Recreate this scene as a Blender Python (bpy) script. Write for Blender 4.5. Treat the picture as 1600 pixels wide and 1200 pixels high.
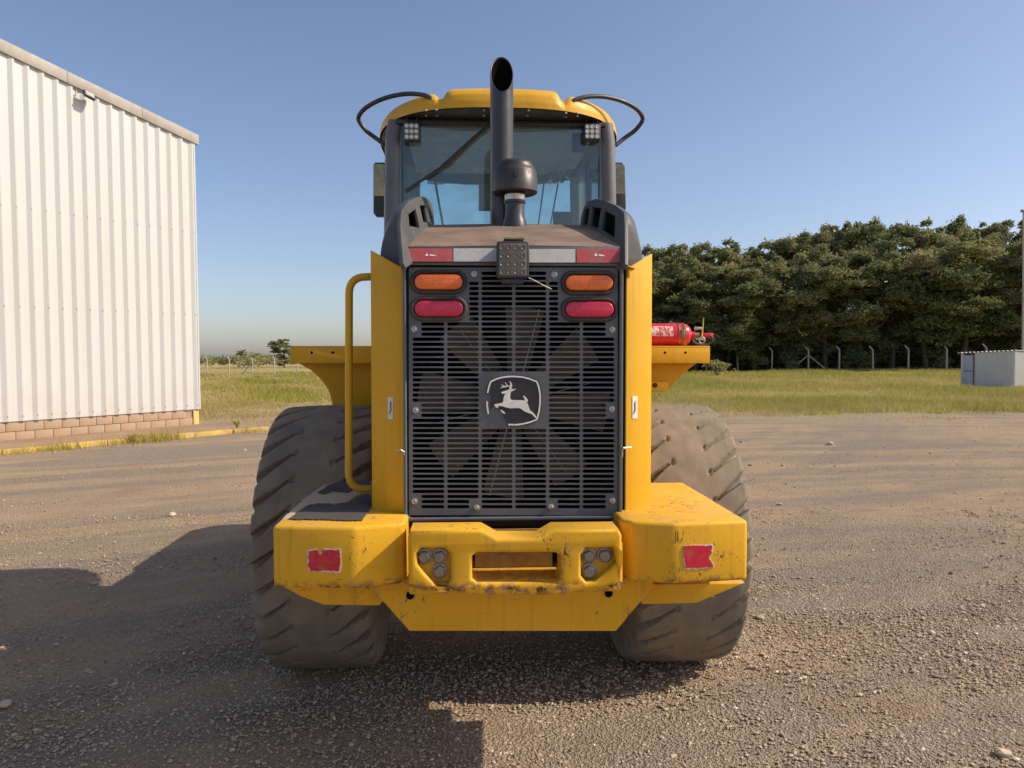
import bpy, bmesh, math, random
import numpy as np
from mathutils import Vector, Matrix, noise
R = math.radians
random.seed(7); rng = np.random.default_rng(11)
for o in list(bpy.data.objects): bpy.data.objects.remove(o, do_unlink=True)
scene = bpy.context.scene
C = scene.collection

# ------------------------------------------------------------------ camera
F = 1200.0                                    # focal length in photo pixels (1600 wide)
CAM = Matrix.Translation((0, 0, 1.82)) @ Matrix.Rotation(R(90 - 2.0), 4, 'X') @ Matrix.Rotation(R(-0.5), 4, 'Z')
cd = bpy.data.cameras.new('camera'); cd.sensor_width = 36; cd.lens = 36 * F / 1600
cd.clip_start = 0.05; cd.clip_end = 5000
cam = bpy.data.objects.new('camera', cd); C.objects.link(cam); cam.matrix_world = CAM
scene.camera = cam
# ------------------------------------------------------------------ sky and sun
SUN_EL, SUN_AZ = R(39), R(-3.0)                # azimuth measured from +X towards +Y
sdir = Vector((math.cos(SUN_EL) * math.cos(SUN_AZ), math.cos(SUN_EL) * math.sin(SUN_AZ), math.sin(SUN_EL)))
world = bpy.data.worlds.new('World'); scene.world = world; world.use_nodes = True
wn = world.node_tree.nodes; wl = world.node_tree.links
bg = wn['Background']; sky = wn.new('ShaderNodeTexSky'); sky.sky_type = 'NISHITA'; sky.sun_disc = False
sky.sun_elevation = SUN_EL; sky.sun_rotation = R(90) - SUN_AZ
sky.altitude = 1500; sky.air_density = 1.0; sky.dust_density = 5.0; sky.ozone_density = 5.5
tint = wn.new('ShaderNodeMix'); tint.data_type = 'RGBA'; tint.blend_type = 'MULTIPLY'; tint.inputs[0].default_value = 1; tint.inputs[7].default_value = (1.19, .972, .835, 1)
wl.new(sky.outputs[0], tint.inputs[6]); wl.new(tint.outputs[2], bg.inputs[0]); bg.inputs[1].default_value = 0.120
sl = bpy.data.lights.new('sun', 'SUN'); sl.energy = 2.95; sl.angle = R(0.53); sl.color = (1.0, 0.90, 0.74)
so = bpy.data.objects.new('sun', sl); C.objects.link(so); so.rotation_euler = sdir.to_track_quat('Z', 'Y').to_euler()
so.location = (20, 5, 30)
scene.view_settings.view_transform = 'Standard'; scene.view_settings.look = 'None'
scene.view_settings.exposure = 0.65; scene.view_settings.gamma = 1.0

# ------------------------------------------------------------------ pixel helpers
def ray(px, py):
    return CAM.to_3x3() @ Vector(((px - 800) / F, (600 - py) / F, -1)).normalized()
def at_depth(px, py, d):                       # world point at distance d along +Y
    r = ray(px, py); return CAM.translation + r * (d / r.y)
def on_ground(px, py, z=0.0):
    r = ray(px, py); return CAM.translation + r * ((z - CAM.translation.z) / r.z)

# ------------------------------------------------------------------ materials
MATS = {}
def ramp(nt, fac, stops):
    n = nt.nodes.new('ShaderNodeValToRGB'); e = n.color_ramp.elements
    e[0].position, e[0].color = stops[0][0], (*stops[0][1], 1)
    e[1].position, e[1].color = stops[-1][0], (*stops[-1][1], 1)
    for p, c in stops[1:-1]:
        k = e.new(p); k.color = (*c, 1)
    nt.links.new(fac, n.inputs[0]); return n.outputs[0]
class N:                                       # small node builder
    def __init__(s, name):
        s.m = bpy.data.materials.new(name); s.m.use_nodes = True; s.nt = s.m.node_tree
        s.b = s.nt.nodes['Principled BSDF']; s.tc = s.nt.nodes.new('ShaderNodeTexCoord'); MATS[name] = s.m
    def lk(s, a, b): s.nt.links.new(a, b)
    def co(s, kind='Object', scale=None):
        o = s.tc.outputs[kind]
        if scale:
            mp = s.nt.nodes.new('ShaderNodeMapping'); mp.inputs['Scale'].default_value = scale
            s.lk(o, mp.inputs[0]); o = mp.outputs[0]
        return o
    def noise(s, sc, det=4, rough=.55, vec=None, dist=0):
        n = s.nt.nodes.new('ShaderNodeTexNoise'); n.inputs['Scale'].default_value = sc
        n.inputs['Detail'].default_value = det; n.inputs['Roughness'].default_value = rough
        n.inputs['Distortion'].default_value = dist
        s.lk(vec or s.co(), n.inputs['Vector']); return n.outputs[0]
    def vor(s, sc, vec=None, feat='F1', out='Distance'):
        n = s.nt.nodes.new('ShaderNodeTexVoronoi'); n.feature = feat; n.inputs['Scale'].default_value = sc
        s.lk(vec or s.co(), n.inputs['Vector']); return n.outputs[out]
    def mr(s, v, a, b, c=0, d=1):
        n = s.nt.nodes.new('ShaderNodeMapRange'); n.inputs[1].default_value = a; n.inputs[2].default_value = b
        n.inputs[3].default_value = c; n.inputs[4].default_value = d; s.lk(v, n.inputs[0]); return n.outputs[0]
    def math(s, op, a, b=None):
        n = s.nt.nodes.new('ShaderNodeMath'); n.operation = op; n.use_clamp = False
        for i, v in enumerate((a, b)):
            if v is None: continue
            if isinstance(v, (int, float)): n.inputs[i].default_value = v
            else: s.lk(v, n.inputs[i])
        return n.outputs[0]
    def mix(s, f, a, b, mode='MIX'):
        n = s.nt.nodes.new('ShaderNodeMix'); n.data_type = 'RGBA'; n.blend_type = mode
        for i, v in ((0, f), (6, a), (7, b)):
            if isinstance(v, (int, float)): n.inputs[i].default_value = v
            elif isinstance(v, tuple): n.inputs[i].default_value = (*v, 1)
            else: s.lk(v, n.inputs[i])
        return n.outputs[2]
    def bump(s, h, st=.3, dist=.01):
        n = s.nt.nodes.new('ShaderNodeBump'); n.inputs['Strength'].default_value = st; n.inputs['Distance'].default_value = dist
        s.lk(h, n.inputs['Height']); s.lk(n.outputs[0], s.b.inputs['Normal'])
    def sep(s, vec):
        n = s.nt.nodes.new('ShaderNodeSeparateXYZ'); s.lk(vec, n.inputs[0]); return n.outputs
    def set(s, col=None, rough=None, metal=None, spec=None, coat=None):
        for k, v in (('Base Color', col), ('Roughness', rough), ('Metallic', metal), ('Specular IOR Level', spec), ('Coat Weight', coat)):
            if v is None: continue
            if isinstance(v, tuple): s.b.inputs[k].default_value = (*v, 1)
            elif isinstance(v, (int, float)): s.b.inputs[k].default_value = v
            else: s.lk(v, s.b.inputs[k])
        return s
def simple(name, col, rough=.5, metal=0, var=.15, vs=8, dust=0.0, dustcol=(.30, .22, .14), bump=0):
    n = N(name); f = n.noise(vs, 5, .6)
    a = tuple(c * (1 - var) for c in col); b = tuple(min(1, c * (1 + var)) for c in col)
    c = n.mix(n.mr(f, .3, .7), a, b)
    if dust:
        d = n.mr(n.noise(vs * .7, 6, .65), .35, .75, 0, dust); c = n.mix(d, c, dustcol)
    r = n.mr(n.noise(vs * 3, 3), .3, .7, max(.03, rough - .08), min(1, rough + .1))
    n.set(c, r, metal)
    if bump: n.bump(n.noise(vs * 12, 4), bump, .004)
    return n.m
def paint(name, col, wear=0.0, dust=.12):
    n = N(name); big = n.noise(2.2, 5, .6)
    fade = tuple(min(1, x * .98 + .012) for x in col)
    c = n.mix(n.mr(big, .35, .65), tuple(x * .90 for x in col), fade)
    d = n.mr(n.noise(7, 8, .72), .40, .78, 0, dust + .02); c = n.mix(d, c, (.45, .28, .10))
    drip = n.noise(22, 5, .65, n.co('Object', (1, 1, .06)))
    c = n.mix(n.mr(drip, .56, .74, 0, .30 + .12 * wear), c, (.23, .13, .035))
    nr = n.nt.nodes.new('ShaderNodeNewGeometry'); up_ = n.sep(nr.outputs['Normal'])[2]
    c = n.mix(n.math('MULTIPLY', n.mr(up_, .5, 1, 0, .26), n.mr(n.noise(5, 6, .65), .3, .7)), c, (.47, .33, .18))   # settled dust
    rough = n.mr(n.noise(16, 5), .3, .7, .36, .58)
    if wear:
        v = n.noise(24, 9, .74, n.co('Object', (1.5, 1, .8)), 1.6); reg = n.noise(3.1, 4, .55)
        th = n.mr(reg, .40, .62, .77, .572); chip = n.mr(n.math('SUBTRACT', v, th), 0, .012)
        sc = n.noise(9, 6, .6, n.co('Object', (.35, 1, 7)), .8); sc2 = n.math('MULTIPLY', n.mr(sc, .665, .685), n.mr(n.noise(2.6, 3), .50, .58))
        z = n.sep(n.co())[2]
        low = n.mr(n.math('ABSOLUTE', n.math('SUBTRACT', z, .905)), .035, .004); low2 = n.math('MULTIPLY', low, n.mr(n.noise(20, 9, .72), .47, .55))
        up = n.mr(n.math('ABSOLUTE', n.math('SUBTRACT', z, 1.125)), .03, .0); up2 = n.math('MULTIPLY', up, n.mr(n.noise(26, 8, .75), .58, .63))
        m = n.math('MINIMUM', n.math('ADD', n.math('ADD', chip, low2), n.math('ADD', up2, sc2)), 1.0)
        rc = n.mix(n.mr(n.noise(30, 6), .4, .6), (.075, .035, .02), (.36, .19, .13))
        halo = n.mr(n.math('SUBTRACT', v, th), -.06, .0, 0, .35)
        c = n.mix(halo, c, (.40, .20, .04)); c = n.mix(m, c, rc)
        rough = n.math('ADD', rough, n.math('MULTIPLY', m, .3))
        n.bump(n.math('SUBTRACT', n.math('MULTIPLY', n.noise(60, 3), .3), m), .4, .003)
    else: n.bump(n.noise(5, 3), .05, .02)
    n.set(c, rough, 0, .3); return n.m
YEL = (.82, .435, .012)
paint('yellow_paint', YEL, 0, .10)
paint('yellow_cast', YEL, 1.0, .14)
paint('yellow_roof', (.80, .42, .02), 0, .22)
simple('black_plastic', (.030, .032, .036), .42, 0, .2, 6, .35, (.10, .09, .075), .15)
simple('grille_plastic', (.115, .126, .138), .38, 0, .12, 5, .30, (.13, .12, .10), .1)
simple('fin_plastic', (.060, .061, .064), .5, 0, .15, 5, .45, (.17, .145, .115), .15)
simple('hood_top', (.15, .105, .075), .75, 0, .15, 7, .9, (.34, .225, .15), .2)
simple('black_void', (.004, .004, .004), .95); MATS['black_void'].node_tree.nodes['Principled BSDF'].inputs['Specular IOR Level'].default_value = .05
simple('shaded_dirty_yellow', (.30, .16, .035), .8, 0, .3, 14, .7, (.12, .06, .03))  # rusty dirt, with the shade deep in the tow slot mixed into the colour
simple('dark_metal', (.04, .039, .041), .42, .3, .15, 9, .2)
simple('pipe_grey', (.060, .060, .066), .36, .35, .12, 6, .3, (.14, .11, .085))
simple('pillar_grey', (.125, .13, .14), .4, 0, .08, 4, .2)
simple('bolt_steel', (.33, .30, .25), .42, .75, .2, 30, .5, (.2, .15, .1))
simple('zinc', (.55, .53, .48), .35, .8, .15, 30)
simple('rubber', (.026, .025, .024), .6, 0, .2, 10, .3)
simple('fan_dusty', (.13, .11, .085), .8, 0, .25, 9, .8, (.28, .205, .13))
simple('white_decal', (.72, .70, .64), .5, 0, .08, 30)
simple('emblem_white', (.88, .86, .78), .5, 0, .1, 40, .15)
simple('emblem_black', (.03, .031, .034), .4, 0, .15, 20)
simple('ink', (.03, .03, .03), .6)
simple('brass', (.35, .27, .13), .45, .8, .2, 30)
simple('tie_yellow', (.75, .6, .03), .5)
simple('interior', (.24, .25, .26), .8)
simple('headliner', (.62, .63, .64), .85)
simple('seat_cloth', (.03, .03, .034), .9)
simple('monitor', (.16, .17, .17), .5)
simple('rim_paint', (.5, .28, .012), .5, 0, .1, 6, .5)
simple('gray_cap', (.37, .345, .30), .6, 0, .12, 3, .4, (.30, .24, .17))
simple('concrete_post', (.48, .44, .38), .9, 0, .2, 3, .4)
simple('wire', (.12, .11, .10), .5, .7)
simple('kerb_yellow', (.62, .41, .05), .8, 0, .12, 2.5, .75, (.36, .25, .14), .3)
simple('pillar_paint', (.66, .50, .16), .75, 0, .1, 4, .3)
simple('block', (.42, .305, .205), .9, 0, .18, 4, .5, (.30, .17, .09), .5)
simple('mortar', (.36, .26, .175), .95, 0, .15, 20)
simple('apron', (.29, .185, .115), .9, 0, .2, .9, .6, (.33, .2, .11), .4)
simple('flood_body', (.07, .07, .07), .5)
simple('flood_glass', (.45, .45, .38), .25)
simple('roof_metal', (.5, .48, .44), .45, .4)
simple('rust', (.20, .07, .03), .8)
simple('shed_door', (.42, .47, .52), .5, 0, .1, 4, .2)
simple('dry_stalk', (.45, .36, .2), .9)
simple('bark', (.11, .085, .065), .95, 0, .25, 3)
def sheet_mat(name, col, dust):
    n = N(name); s = n.noise(3, 5, .6, n.co('Object', (1, 1, .06)))
    c = n.mix(n.mr(s, .45, .8, 0, dust), col, (.52, .46, .36)); z = n.sep(n.co())[2]
    c = n.mix(n.math('MULTIPLY', n.mr(z, 1.4, .4, 0, .5), n.mr(n.noise(2.5, 5), .35, .7)), c, (.50, .40, .28))
    n.set(c, n.mr(n.noise(2, 3), .3, .7, .38, .5)); n.bump(n.noise(1.6, 3), .12, .02); return n.m
sheet_mat('wall_sheet', (.55, .558, .54), .40)
sheet_mat('shed_sheet', (.60, .59, .56), .5)
def red_tape():
    n = N('red_tape'); g = n.vor(160); c = n.mix(n.mr(g, .2, .5), (.36, .05, .05), (.46, .085, .08))
    c = n.mix(n.mr(n.noise(14, 5), .45, .7, 0, .35), c, (.38, .26, .2)); n.set(c, .35)
    n = N('white_tape'); g = n.vor(150); c = n.mix(n.mr(g, .2, .5), (.38, .39, .37), (.50, .51, .48))
    c = n.mix(n.mr(n.noise(14, 5), .45, .7, 0, .3), c, (.38, .32, .25)); n.set(c, .32)
    n = N('red_reflector'); z = n.noise(40, 5); c = n.mix(n.mr(z, .3, .7), (.62, .016, .035), (.72, .03, .05)); c = n.mix(n.mr(n.vor(230), .25, .45, 0, .35), c, (.40, .01, .03)); c = n.mix(n.mr(n.noise(22, 6, .7), .5, .72, 0, .6), c, (.35, .2, .11)); n.set(c, .3); n.bump(n.vor(230), .3, .001)
red_tape()
def lens(name, a, b):
    n = N(name); v = n.vor(120); c = n.mix(n.mr(v, .1, .5), a, b); c = n.mix(n.mr(n.noise(50, 5), .5, .75, 0, .3), c, tuple(x * .5 for x in a))
    n.set(c, .28); n.bump(v, .25, .002); n.b.inputs['Coat Weight'].default_value = .4
lens('lens_amber', (.78, .10, .008), (.95, .19, .02)); lens('lens_red', (.52, .008, .035), (.70, .02, .07))
def led():
    n = N('led_lens'); n.set((.17, .15, .12), .25); n.bump(n.vor(90), .3, .003)
    n = N('led_bright'); n.set((.75, .75, .70), .18); n.bump(n.vor(120), .5, .003)
led()
def glass(name, tint, refl=1.45):
    m = bpy.data.materials.new(name); m.use_nodes = True; nt = m.node_tree; MATS[name] = m
    for x in list(nt.nodes): nt.nodes.remove(x)
    out = nt.nodes.new('ShaderNodeOutputMaterial'); tr = nt.nodes.new('ShaderNodeBsdfTransparent'); gl = nt.nodes.new('ShaderNodeBsdfGlossy')
    fr = nt.nodes.new('ShaderNodeFresnel'); mx = nt.nodes.new('ShaderNodeMixShader')
    tr.inputs[0].default_value = (*tint, 1); gl.inputs[0].default_value = (.9, .95, 1, 1); gl.inputs['Roughness'].default_value = .03
    fr.inputs[0].default_value = refl
    df = nt.nodes.new('ShaderNodeBsdfDiffuse'); df.inputs[0].default_value = (.42, .38, .32, 1); nz = nt.nodes.new('ShaderNodeTexNoise'); nz.inputs['Scale'].default_value = 5; nz.inputs['Detail'].default_value = 8
    tcn = nt.nodes.new('ShaderNodeTexCoord'); mrn = nt.nodes.new('ShaderNodeMapRange'); mrn.inputs[1].default_value = .35; mrn.inputs[2].default_value = .75; mrn.inputs[3].default_value = .02; mrn.inputs[4].default_value = .16
    dm = nt.nodes.new('ShaderNodeMixShader'); nt.links.new(tcn.outputs['Object'], nz.inputs['Vector']); nt.links.new(nz.outputs[0], mrn.inputs[0]); nt.links.new(mrn.outputs[0], dm.inputs[0])
    nt.links.new(tr.outputs[0], dm.inputs[1]); nt.links.new(df.outputs[0], dm.inputs[2])
    nt.links.new(fr.outputs[0], mx.inputs[0]); nt.links.new(dm.outputs[0], mx.inputs[1]); nt.links.new(gl.outputs[0], mx.inputs[2])
    nt.links.new(mx.outputs[0], out.inputs[0])
glass('cab_glass', (.87, .97, .97), 1.6); glass('visor_film', (.42, .60, .62))
m = simple('mirror_glass', (.34, .38, .34), .06, 1.0, .02)
def tyre_mat():
    n = N('tyre'); c = n.mix(n.mr(n.noise(5, 6, .65), .3, .7), (.17, .142, .108), (.30, .245, .178))
    c = n.mix(n.mr(n.noise(40, 5, .7), .5, .75, 0, .5), c, (.10, .085, .065))
    n.set(c, .85, 0, .25); n.bump(n.noise(90, 5, .7), .25, .004)
tyre_mat()
def grip_mat():
    n = N('grip_tape'); c = n.mix(n.noise(7, 5), (.05, .046, .044), (.085, .075, .068)); n.set(c, .9); n.bump(n.noise(400, 2), .5, .002)
    n = N('tape_residue'); n.set(n.mix(n.noise(12, 5), (.42, .33, .22), (.55, .45, .32)), .9)
grip_mat()
def extinguisher_label():
    n = N('printed_label'); c = n.mix(n.mr(n.noise(70, 3, .6, n.co('Object', (1, 1, .35))), .46, .52), (.62, .05, .07), (.72, .62, .58)); n.set(c, .5)
    simple('red_enamel', (.62, .022, .045), .3, 0, .08, 5)
extinguisher_label()
def ground_mat():
    n = N('ground_dirt'); P = n.co(); xyz = n.sep(P); y = xyz[1]; x = xyz[0]
    # curved wheel tracks: noise over the distance from a far turning centre
    def arcs(cx, cy, sc, warp):
        v = n.nt.nodes.new('ShaderNodeVectorMath'); v.operation = 'DISTANCE'; n.lk(P, v.inputs[0]); v.inputs[1].default_value = (cx, cy, 0)
        r = n.math('ADD', v.outputs['Value'], n.math('MULTIPLY', n.noise(.35, 3), warp))
        cm = n.nt.nodes.new('ShaderNodeCombineXYZ'); n.lk(n.math('MULTIPLY', r, sc), cm.inputs[0]); n.lk(n.math('MULTIPLY', x, .10), cm.inputs[1])
        return n.noise(1.0, 4, .6, cm.outputs[0])
    tr1 = arcs(9, -16, 1.5, 1.2); tr2 = arcs(-14, 30, 1.2, 1.5)
    track = n.math('ADD', n.math('MULTIPLY', tr1, .6), n.math('MULTIPLY', tr2, .4))
    big = n.noise(.20, 5, .6)
    f = n.math('ADD', n.math('MULTIPLY', track, .62), n.math('MULTIPLY', big, .38))
    dirt = n.mix(n.mr(n.noise(2.2, 6, .6), .3, .7), (.52, .36, .215), (.68, .49, .31))
    st = n.vor(70, out='Color'); stc = n.mix(n.sep(st)[0], (.23, .185, .145), (.66, .53, .39))
    fine = n.mix(n.sep(n.vor(170, out='Color'))[1], (.31, .235, .165), (.68, .52, .36))
    grav = n.mix(n.mr(n.noise(5, 3), .35, .65), stc, fine)
    g = n.mr(f, .455, .545)
    near = n.mix(g, n.mix(.38, dirt, fine), n.mix(.42, grav, (.27, .235, .20)))
    near = n.mix(n.mr(n.noise(30, 5, .75), .30, .48, .6, 0), near, (.15, .105, .07))
    near = n.mix(n.mr(n.noise(.8, 5, .6), .58, .72, 0, .5), near, (.46, .265, .135))
    # yard edge: litter, dry grass then greener grass
    edge = n.math('ADD', y, n.math('MULTIPLY', n.mr(n.noise(.30, 6, .65), 0, 1, -1, 1), 15))
    sand = n.mix(n.noise(3, 6), (.44, .33, .215), (.55, .42, .28))
    c = n.mix(n.mr(edge, 19.5, 22.5, 0, .85), near, sand)
    dry = n.mix(n.noise(1.6, 6), (.40, .31, .13), (.52, .41, .20))
    grn = n.mix(n.mr(n.noise(.5, 6), .35, .65), (.27, .25, .05), (.50, .38, .15))
    c = n.mix(n.mr(edge, 22, 28), c, dry); c = n.mix(n.math('MULTIPLY', n.mr(edge, 26, 34), n.mr(n.noise(.9, 5, .6), .35, .6)), c, grn)
    n.set(c, .95, 0, .2)
    h = n.math('ADD', n.math('MULTIPLY', n.vor(58), .8), n.math('ADD', n.math('MULTIPLY', n.vor(140), .4), n.math('MULTIPLY', n.noise(12, 7, .75), 1.3)))
    n.bump(h, 1.0, .035)
ground_mat()
def leaf_mat(name, a, b, c3):
    n = N(name); at = n.nt.nodes.new('ShaderNodeAttribute'); at.attribute_name = 'tone'
    oi = n.nt.nodes.new('ShaderNodeObjectInfo')
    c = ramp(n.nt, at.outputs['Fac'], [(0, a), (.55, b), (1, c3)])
    c = n.mix(n.math('MULTIPLY', oi.outputs['Random'], .6), c, tuple((p * .6 + q * .4) for p, q in zip(a, c3)))
    n.set(c, .85, 0, .08); n.lk(c, n.b.inputs['Base Color'])
    tr = n.nt.nodes.new('ShaderNodeBsdfTranslucent'); mx = n.nt.nodes.new('ShaderNodeMixShader'); mx.inputs[0].default_value = .40
    n.lk(c, tr.inputs[0]); n.lk(n.b.outputs[0], mx.inputs[1]); n.lk(tr.outputs[0], mx.inputs[2])
    n.lk(mx.outputs[0], n.nt.nodes['Material Output'].inputs[0])
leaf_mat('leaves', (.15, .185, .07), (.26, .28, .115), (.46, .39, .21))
leaf_mat('grass_blade', (.31, .33, .04), (.60, .48, .14), (.80, .62, .32))
leaf_mat('dry_grass_blade', (.44, .35, .15), (.58, .46, .24), (.68, .55, .35))
def pebble_mat():
    n = N('pebble'); at = n.nt.nodes.new('ShaderNodeAttribute'); at.attribute_name = 'tone'
    n.set(ramp(n.nt, at.outputs['Fac'], [(0, (.20, .16, .125)), (.5, (.43, .335, .24)), (.93, (.60, .47, .34)), (1, (.74, .66, .54))]), .95, 0, .2)
pebble_mat()

# ------------------------------------------------------------------ mesh helpers
def link(name, me, mat, parent=None, smooth=40):
    if mat and not me.materials: me.materials.append(MATS[mat])
    if smooth and len(me.polygons):
        me.polygons.foreach_set('use_smooth', [True] * len(me.polygons))
        me.set_sharp_from_angle(angle=R(smooth))
    o = bpy.data.objects.new(name, me); C.objects.link(o)
    if parent: o.parent = parent
    return o
class MB:
    def __init__(s): s.v = []; s.f = []
    def add(s, vs, fs):
        k = len(s.v); s.v += [tuple(p) for p in vs]; s.f += [tuple(i + k for i in f) for f in fs]; return s
    def box(s, x0, x1, y0, y1, z0, z1):
        return s.add([(x0, y0, z0), (x1, y0, z0), (x1, y1, z0), (x0, y1, z0), (x0, y0, z1), (x1, y0, z1), (x1, y1, z1), (x0, y1, z1)],
                     [(0, 3, 2, 1), (4, 5, 6, 7), (0, 1, 5, 4), (1, 2, 6, 5), (2, 3, 7, 6), (3, 0, 4, 7)])
    def prism(s, pts, h):                       # pts: list of 3D points of one planar loop, h: extrusion vector
        n = len(pts); a = [Vector(p) for p in pts]; b = [p + Vector(h) for p in a]
        return s.add(a + b, [tuple(range(n))[::-1], tuple(range(n, 2 * n))] + [(i, (i + 1) % n, n + (i + 1) % n, n + i) for i in range(n)])
    def tube(s, pts, r, n=10, cap=True):
        pts = [Vector(p) for p in pts]; rs = r if isinstance(r, (list, tuple)) else [r] * len(pts)
        t = (pts[1] - pts[0]).normalized(); u = t.orthogonal().normalized(); k0 = len(s.v)
        for i, p in enumerate(pts):
            tt = (pts[min(i + 1, len(pts) - 1)] - pts[max(i - 1, 0)]).normalized()
            u = (u - tt * u.dot(tt)).normalized(); w = tt.cross(u)
            for k in range(n):
                a = 2 * math.pi * k / n; s.v.append(tuple(p + (u * math.cos(a) + w * math.sin(a)) * rs[i]))
        for i in range(len(pts) - 1):
            for k in range(n):
                a = k0 + i * n + k; b = k0 + i * n + (k + 1) % n; s.f.append((a, b, b + n, a + n))
        if cap:
            s.f.append(tuple(range(k0, k0 + n))[::-1]); s.f.append(tuple(range(k0 + (len(pts) - 1) * n, k0 + len(pts) * n)))
        return s
    def lathe(s, prof, o, ax='Z', n=32):        # prof: (radius, height)
        k0 = len(s.v); o = Vector(o)
        for r, h in prof:
            for k in range(n):
                a = 2 * math.pi * k / n; c, d = r * math.cos(a), r * math.sin(a)
                s.v.append(tuple(o + Vector({'Z': (c, d, h), 'Y': (d, h, c), 'X': (h, c, d)}[ax])))
        for i in range(len(prof) - 1):
            for k in range(n):
                a = k0 + i * n + k; b = k0 + i * n + (k + 1) % n; s.f.append((a, b, b + n, a + n))
        if prof[0][0] > 1e-6: s.f.append(tuple(range(k0, k0 + n))[::-1])
        if prof[-1][0] > 1e-6: s.f.append(tuple(range(k0 + (len(prof) - 1) * n, k0 + len(prof) * n)))
        return s
    def grid(s, fn, nu, nv, cu=False):
        k0 = len(s.v)
        for i in range(nu + (0 if cu else 1)):
            for j in range(nv + 1): s.v.append(tuple(fn(i / nu, j / nv)))
        rows = nu if cu else nu + 1
        for i in range(nu):
            i2 = (i + 1) % rows
            for j in range(nv):
                s.f.append((k0 + i * (nv + 1) + j, k0 + i2 * (nv + 1) + j, k0 + i2 * (nv + 1) + j + 1, k0 + i * (nv + 1) + j + 1))
        return s
    def mesh(s, name='mesh', bevel=0, seg=2, ang=30, weld=False):
        me = bpy.data.meshes.new(name); me.from_pydata(s.v, [], s.f)
        bm = bmesh.new(); bm.from_mesh(me)
        if weld: bmesh.ops.remove_doubles(bm, verts=bm.verts, dist=1e-5)
        bmesh.ops.recalc_face_normals(bm, faces=bm.faces)
        if bevel:
            es = [e for e in bm.edges if len(e.link_faces) == 2 and e.calc_face_angle(0) > R(ang)]
            bmesh.ops.bevel(bm, geom=es, offset=bevel, segments=seg, profile=.5, affect='EDGES', clamp_overlap=True)
        bm.to_mesh(me); bm.free(); return me
    def build(s, name, mat, parent=None, bevel=0, seg=2, ang=30, smooth=40, weld=False):
        return link(name, s.mesh(name, bevel, seg, ang, weld), mat, parent, smooth)
def empty(name, parent=None, loc=(0, 0, 0)):
    o = bpy.data.objects.new(name, None); C.objects.link(o); o.location = loc; o.empty_display_size = .1
    if parent: o.parent = parent
    return o
def tag(o, label=None, cat=None, group=None, kind=None):
    for k, v in (('label', label), ('category', cat), ('group', group), ('kind', kind)):
        if v: o[k] = v
    return o
def plate(name, loops, half, mat, parent, mapf, bevel=0, res=1, smooth=40):
    """2-D outlines (even-odd holes) -> thick plate; mapf turns (u, v, w) into 3-D"""
    cu = bpy.data.curves.new(name, 'CURVE'); cu.dimensions = '2D'; cu.fill_mode = 'BOTH'
    cu.extrude = max(0, half - bevel); cu.bevel_depth = bevel; cu.bevel_resolution = res; cu.offset = -bevel
    for lp in loops:
        sp = cu.splines.new('POLY'); sp.points.add(len(lp) - 1); sp.use_cyclic_u = True
        for p, q in zip(sp.points, lp): p.co = (q[0], q[1], 0, 1)
    ob = bpy.data.objects.new(name, cu); C.objects.link(ob); bpy.context.view_layer.update()
    me = bpy.data.meshes.new_from_object(ob.evaluated_get(bpy.context.evaluated_depsgraph_get()))
    bpy.data.objects.remove(ob, do_unlink=True); bpy.data.curves.remove(cu)
    for v in me.vertices: v.co = Vector(mapf(*v.co))
    bm = bmesh.new(); bm.from_mesh(me); bmesh.ops.remove_doubles(bm, verts=bm.verts, dist=1e-6); bmesh.ops.recalc_face_normals(bm, faces=bm.faces); bm.to_mesh(me); bm.free()
    me.materials.clear()
    return link(name, me, mat, parent, smooth)
def capsule(u0, u1, v0, v1, n=5):
    r = (v1 - v0) / 2; c = (v0 + v1) / 2; out = []
    for k in range(n + 1):
        a = -math.pi / 2 + math.pi * k / n; out.append((u1 - r + r * math.cos(a), c + r * math.sin(a)))
    for k in range(n + 1):
        a = math.pi / 2 + math.pi * k / n; out.append((u0 + r + r * math.cos(a), c + r * math.sin(a)))
    return out
def rrect(u0, u1, v0, v1, r, n=4):
    out = []
    for cx, cy, a0 in ((u1 - r, v0 + r, -90), (u1 - r, v1 - r, 0), (u0 + r, v1 - r, 90), (u0 + r, v0 + r, 180)):
        for k in range(n + 1):
            a = R(a0 + 90 * k / n); out.append((cx + r * math.cos(a), cy + r * math.sin(a)))
    return out
def tone(me, vals):
    a = me.attributes.new('tone', 'FLOAT', 'FACE'); a.data.foreach_set('value', np.asarray(vals, dtype=np.float32))

# ------------------------------------------------------------------ ground
def height(x, y):
    s = np.clip((y - 38) / 34, 0, 1); s = s * s * (3 - 2 * s); q = np.clip((x + 12) / 40, 0, 1)
    return .34 * s * q - .05 * s * (1 - q)
def axis(fine0, fine1, step, lo, hi, g=1.16):
    a = list(np.arange(fine0, fine1 + 1e-6, step)); d = step
    while a[-1] < hi: d *= g; a.append(a[-1] + d)
    d = step; b = [a[0]]
    while b[-1] > lo: d *= g; b.append(b[-1] - d)
    return np.array(b[:0:-1] + a)
gx = axis(-6, 6, .055, -900, 900); gy = axis(2.4, 13, .055, -60, 2200)
X, Y = np.meshgrid(gx, gy, indexing='xy'); Z = height(X, Y)
nearm = np.exp(-np.clip(Y - 12, 0, None) / 8) * np.exp(-np.clip(np.abs(X) - 7, 0, None) / 5)
bumpz = np.array([noise.noise((x * .9, y * 1.5, 0)) * .014 + noise.noise((x * 4, y * 5, 3)) * .006 + noise.noise((x * 14, y * 14, 7)) * .0035
                  for x, y in zip(X.ravel(), Y.ravel())]).reshape(X.shape)
rad_ = np.hypot(X - 9, Y + 16); ruts = .008 * np.sin(rad_ * 5.2) * np.sin(rad_ * 1.9) * np.exp(-((Y - 8.5) / 4) ** 2)
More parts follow.
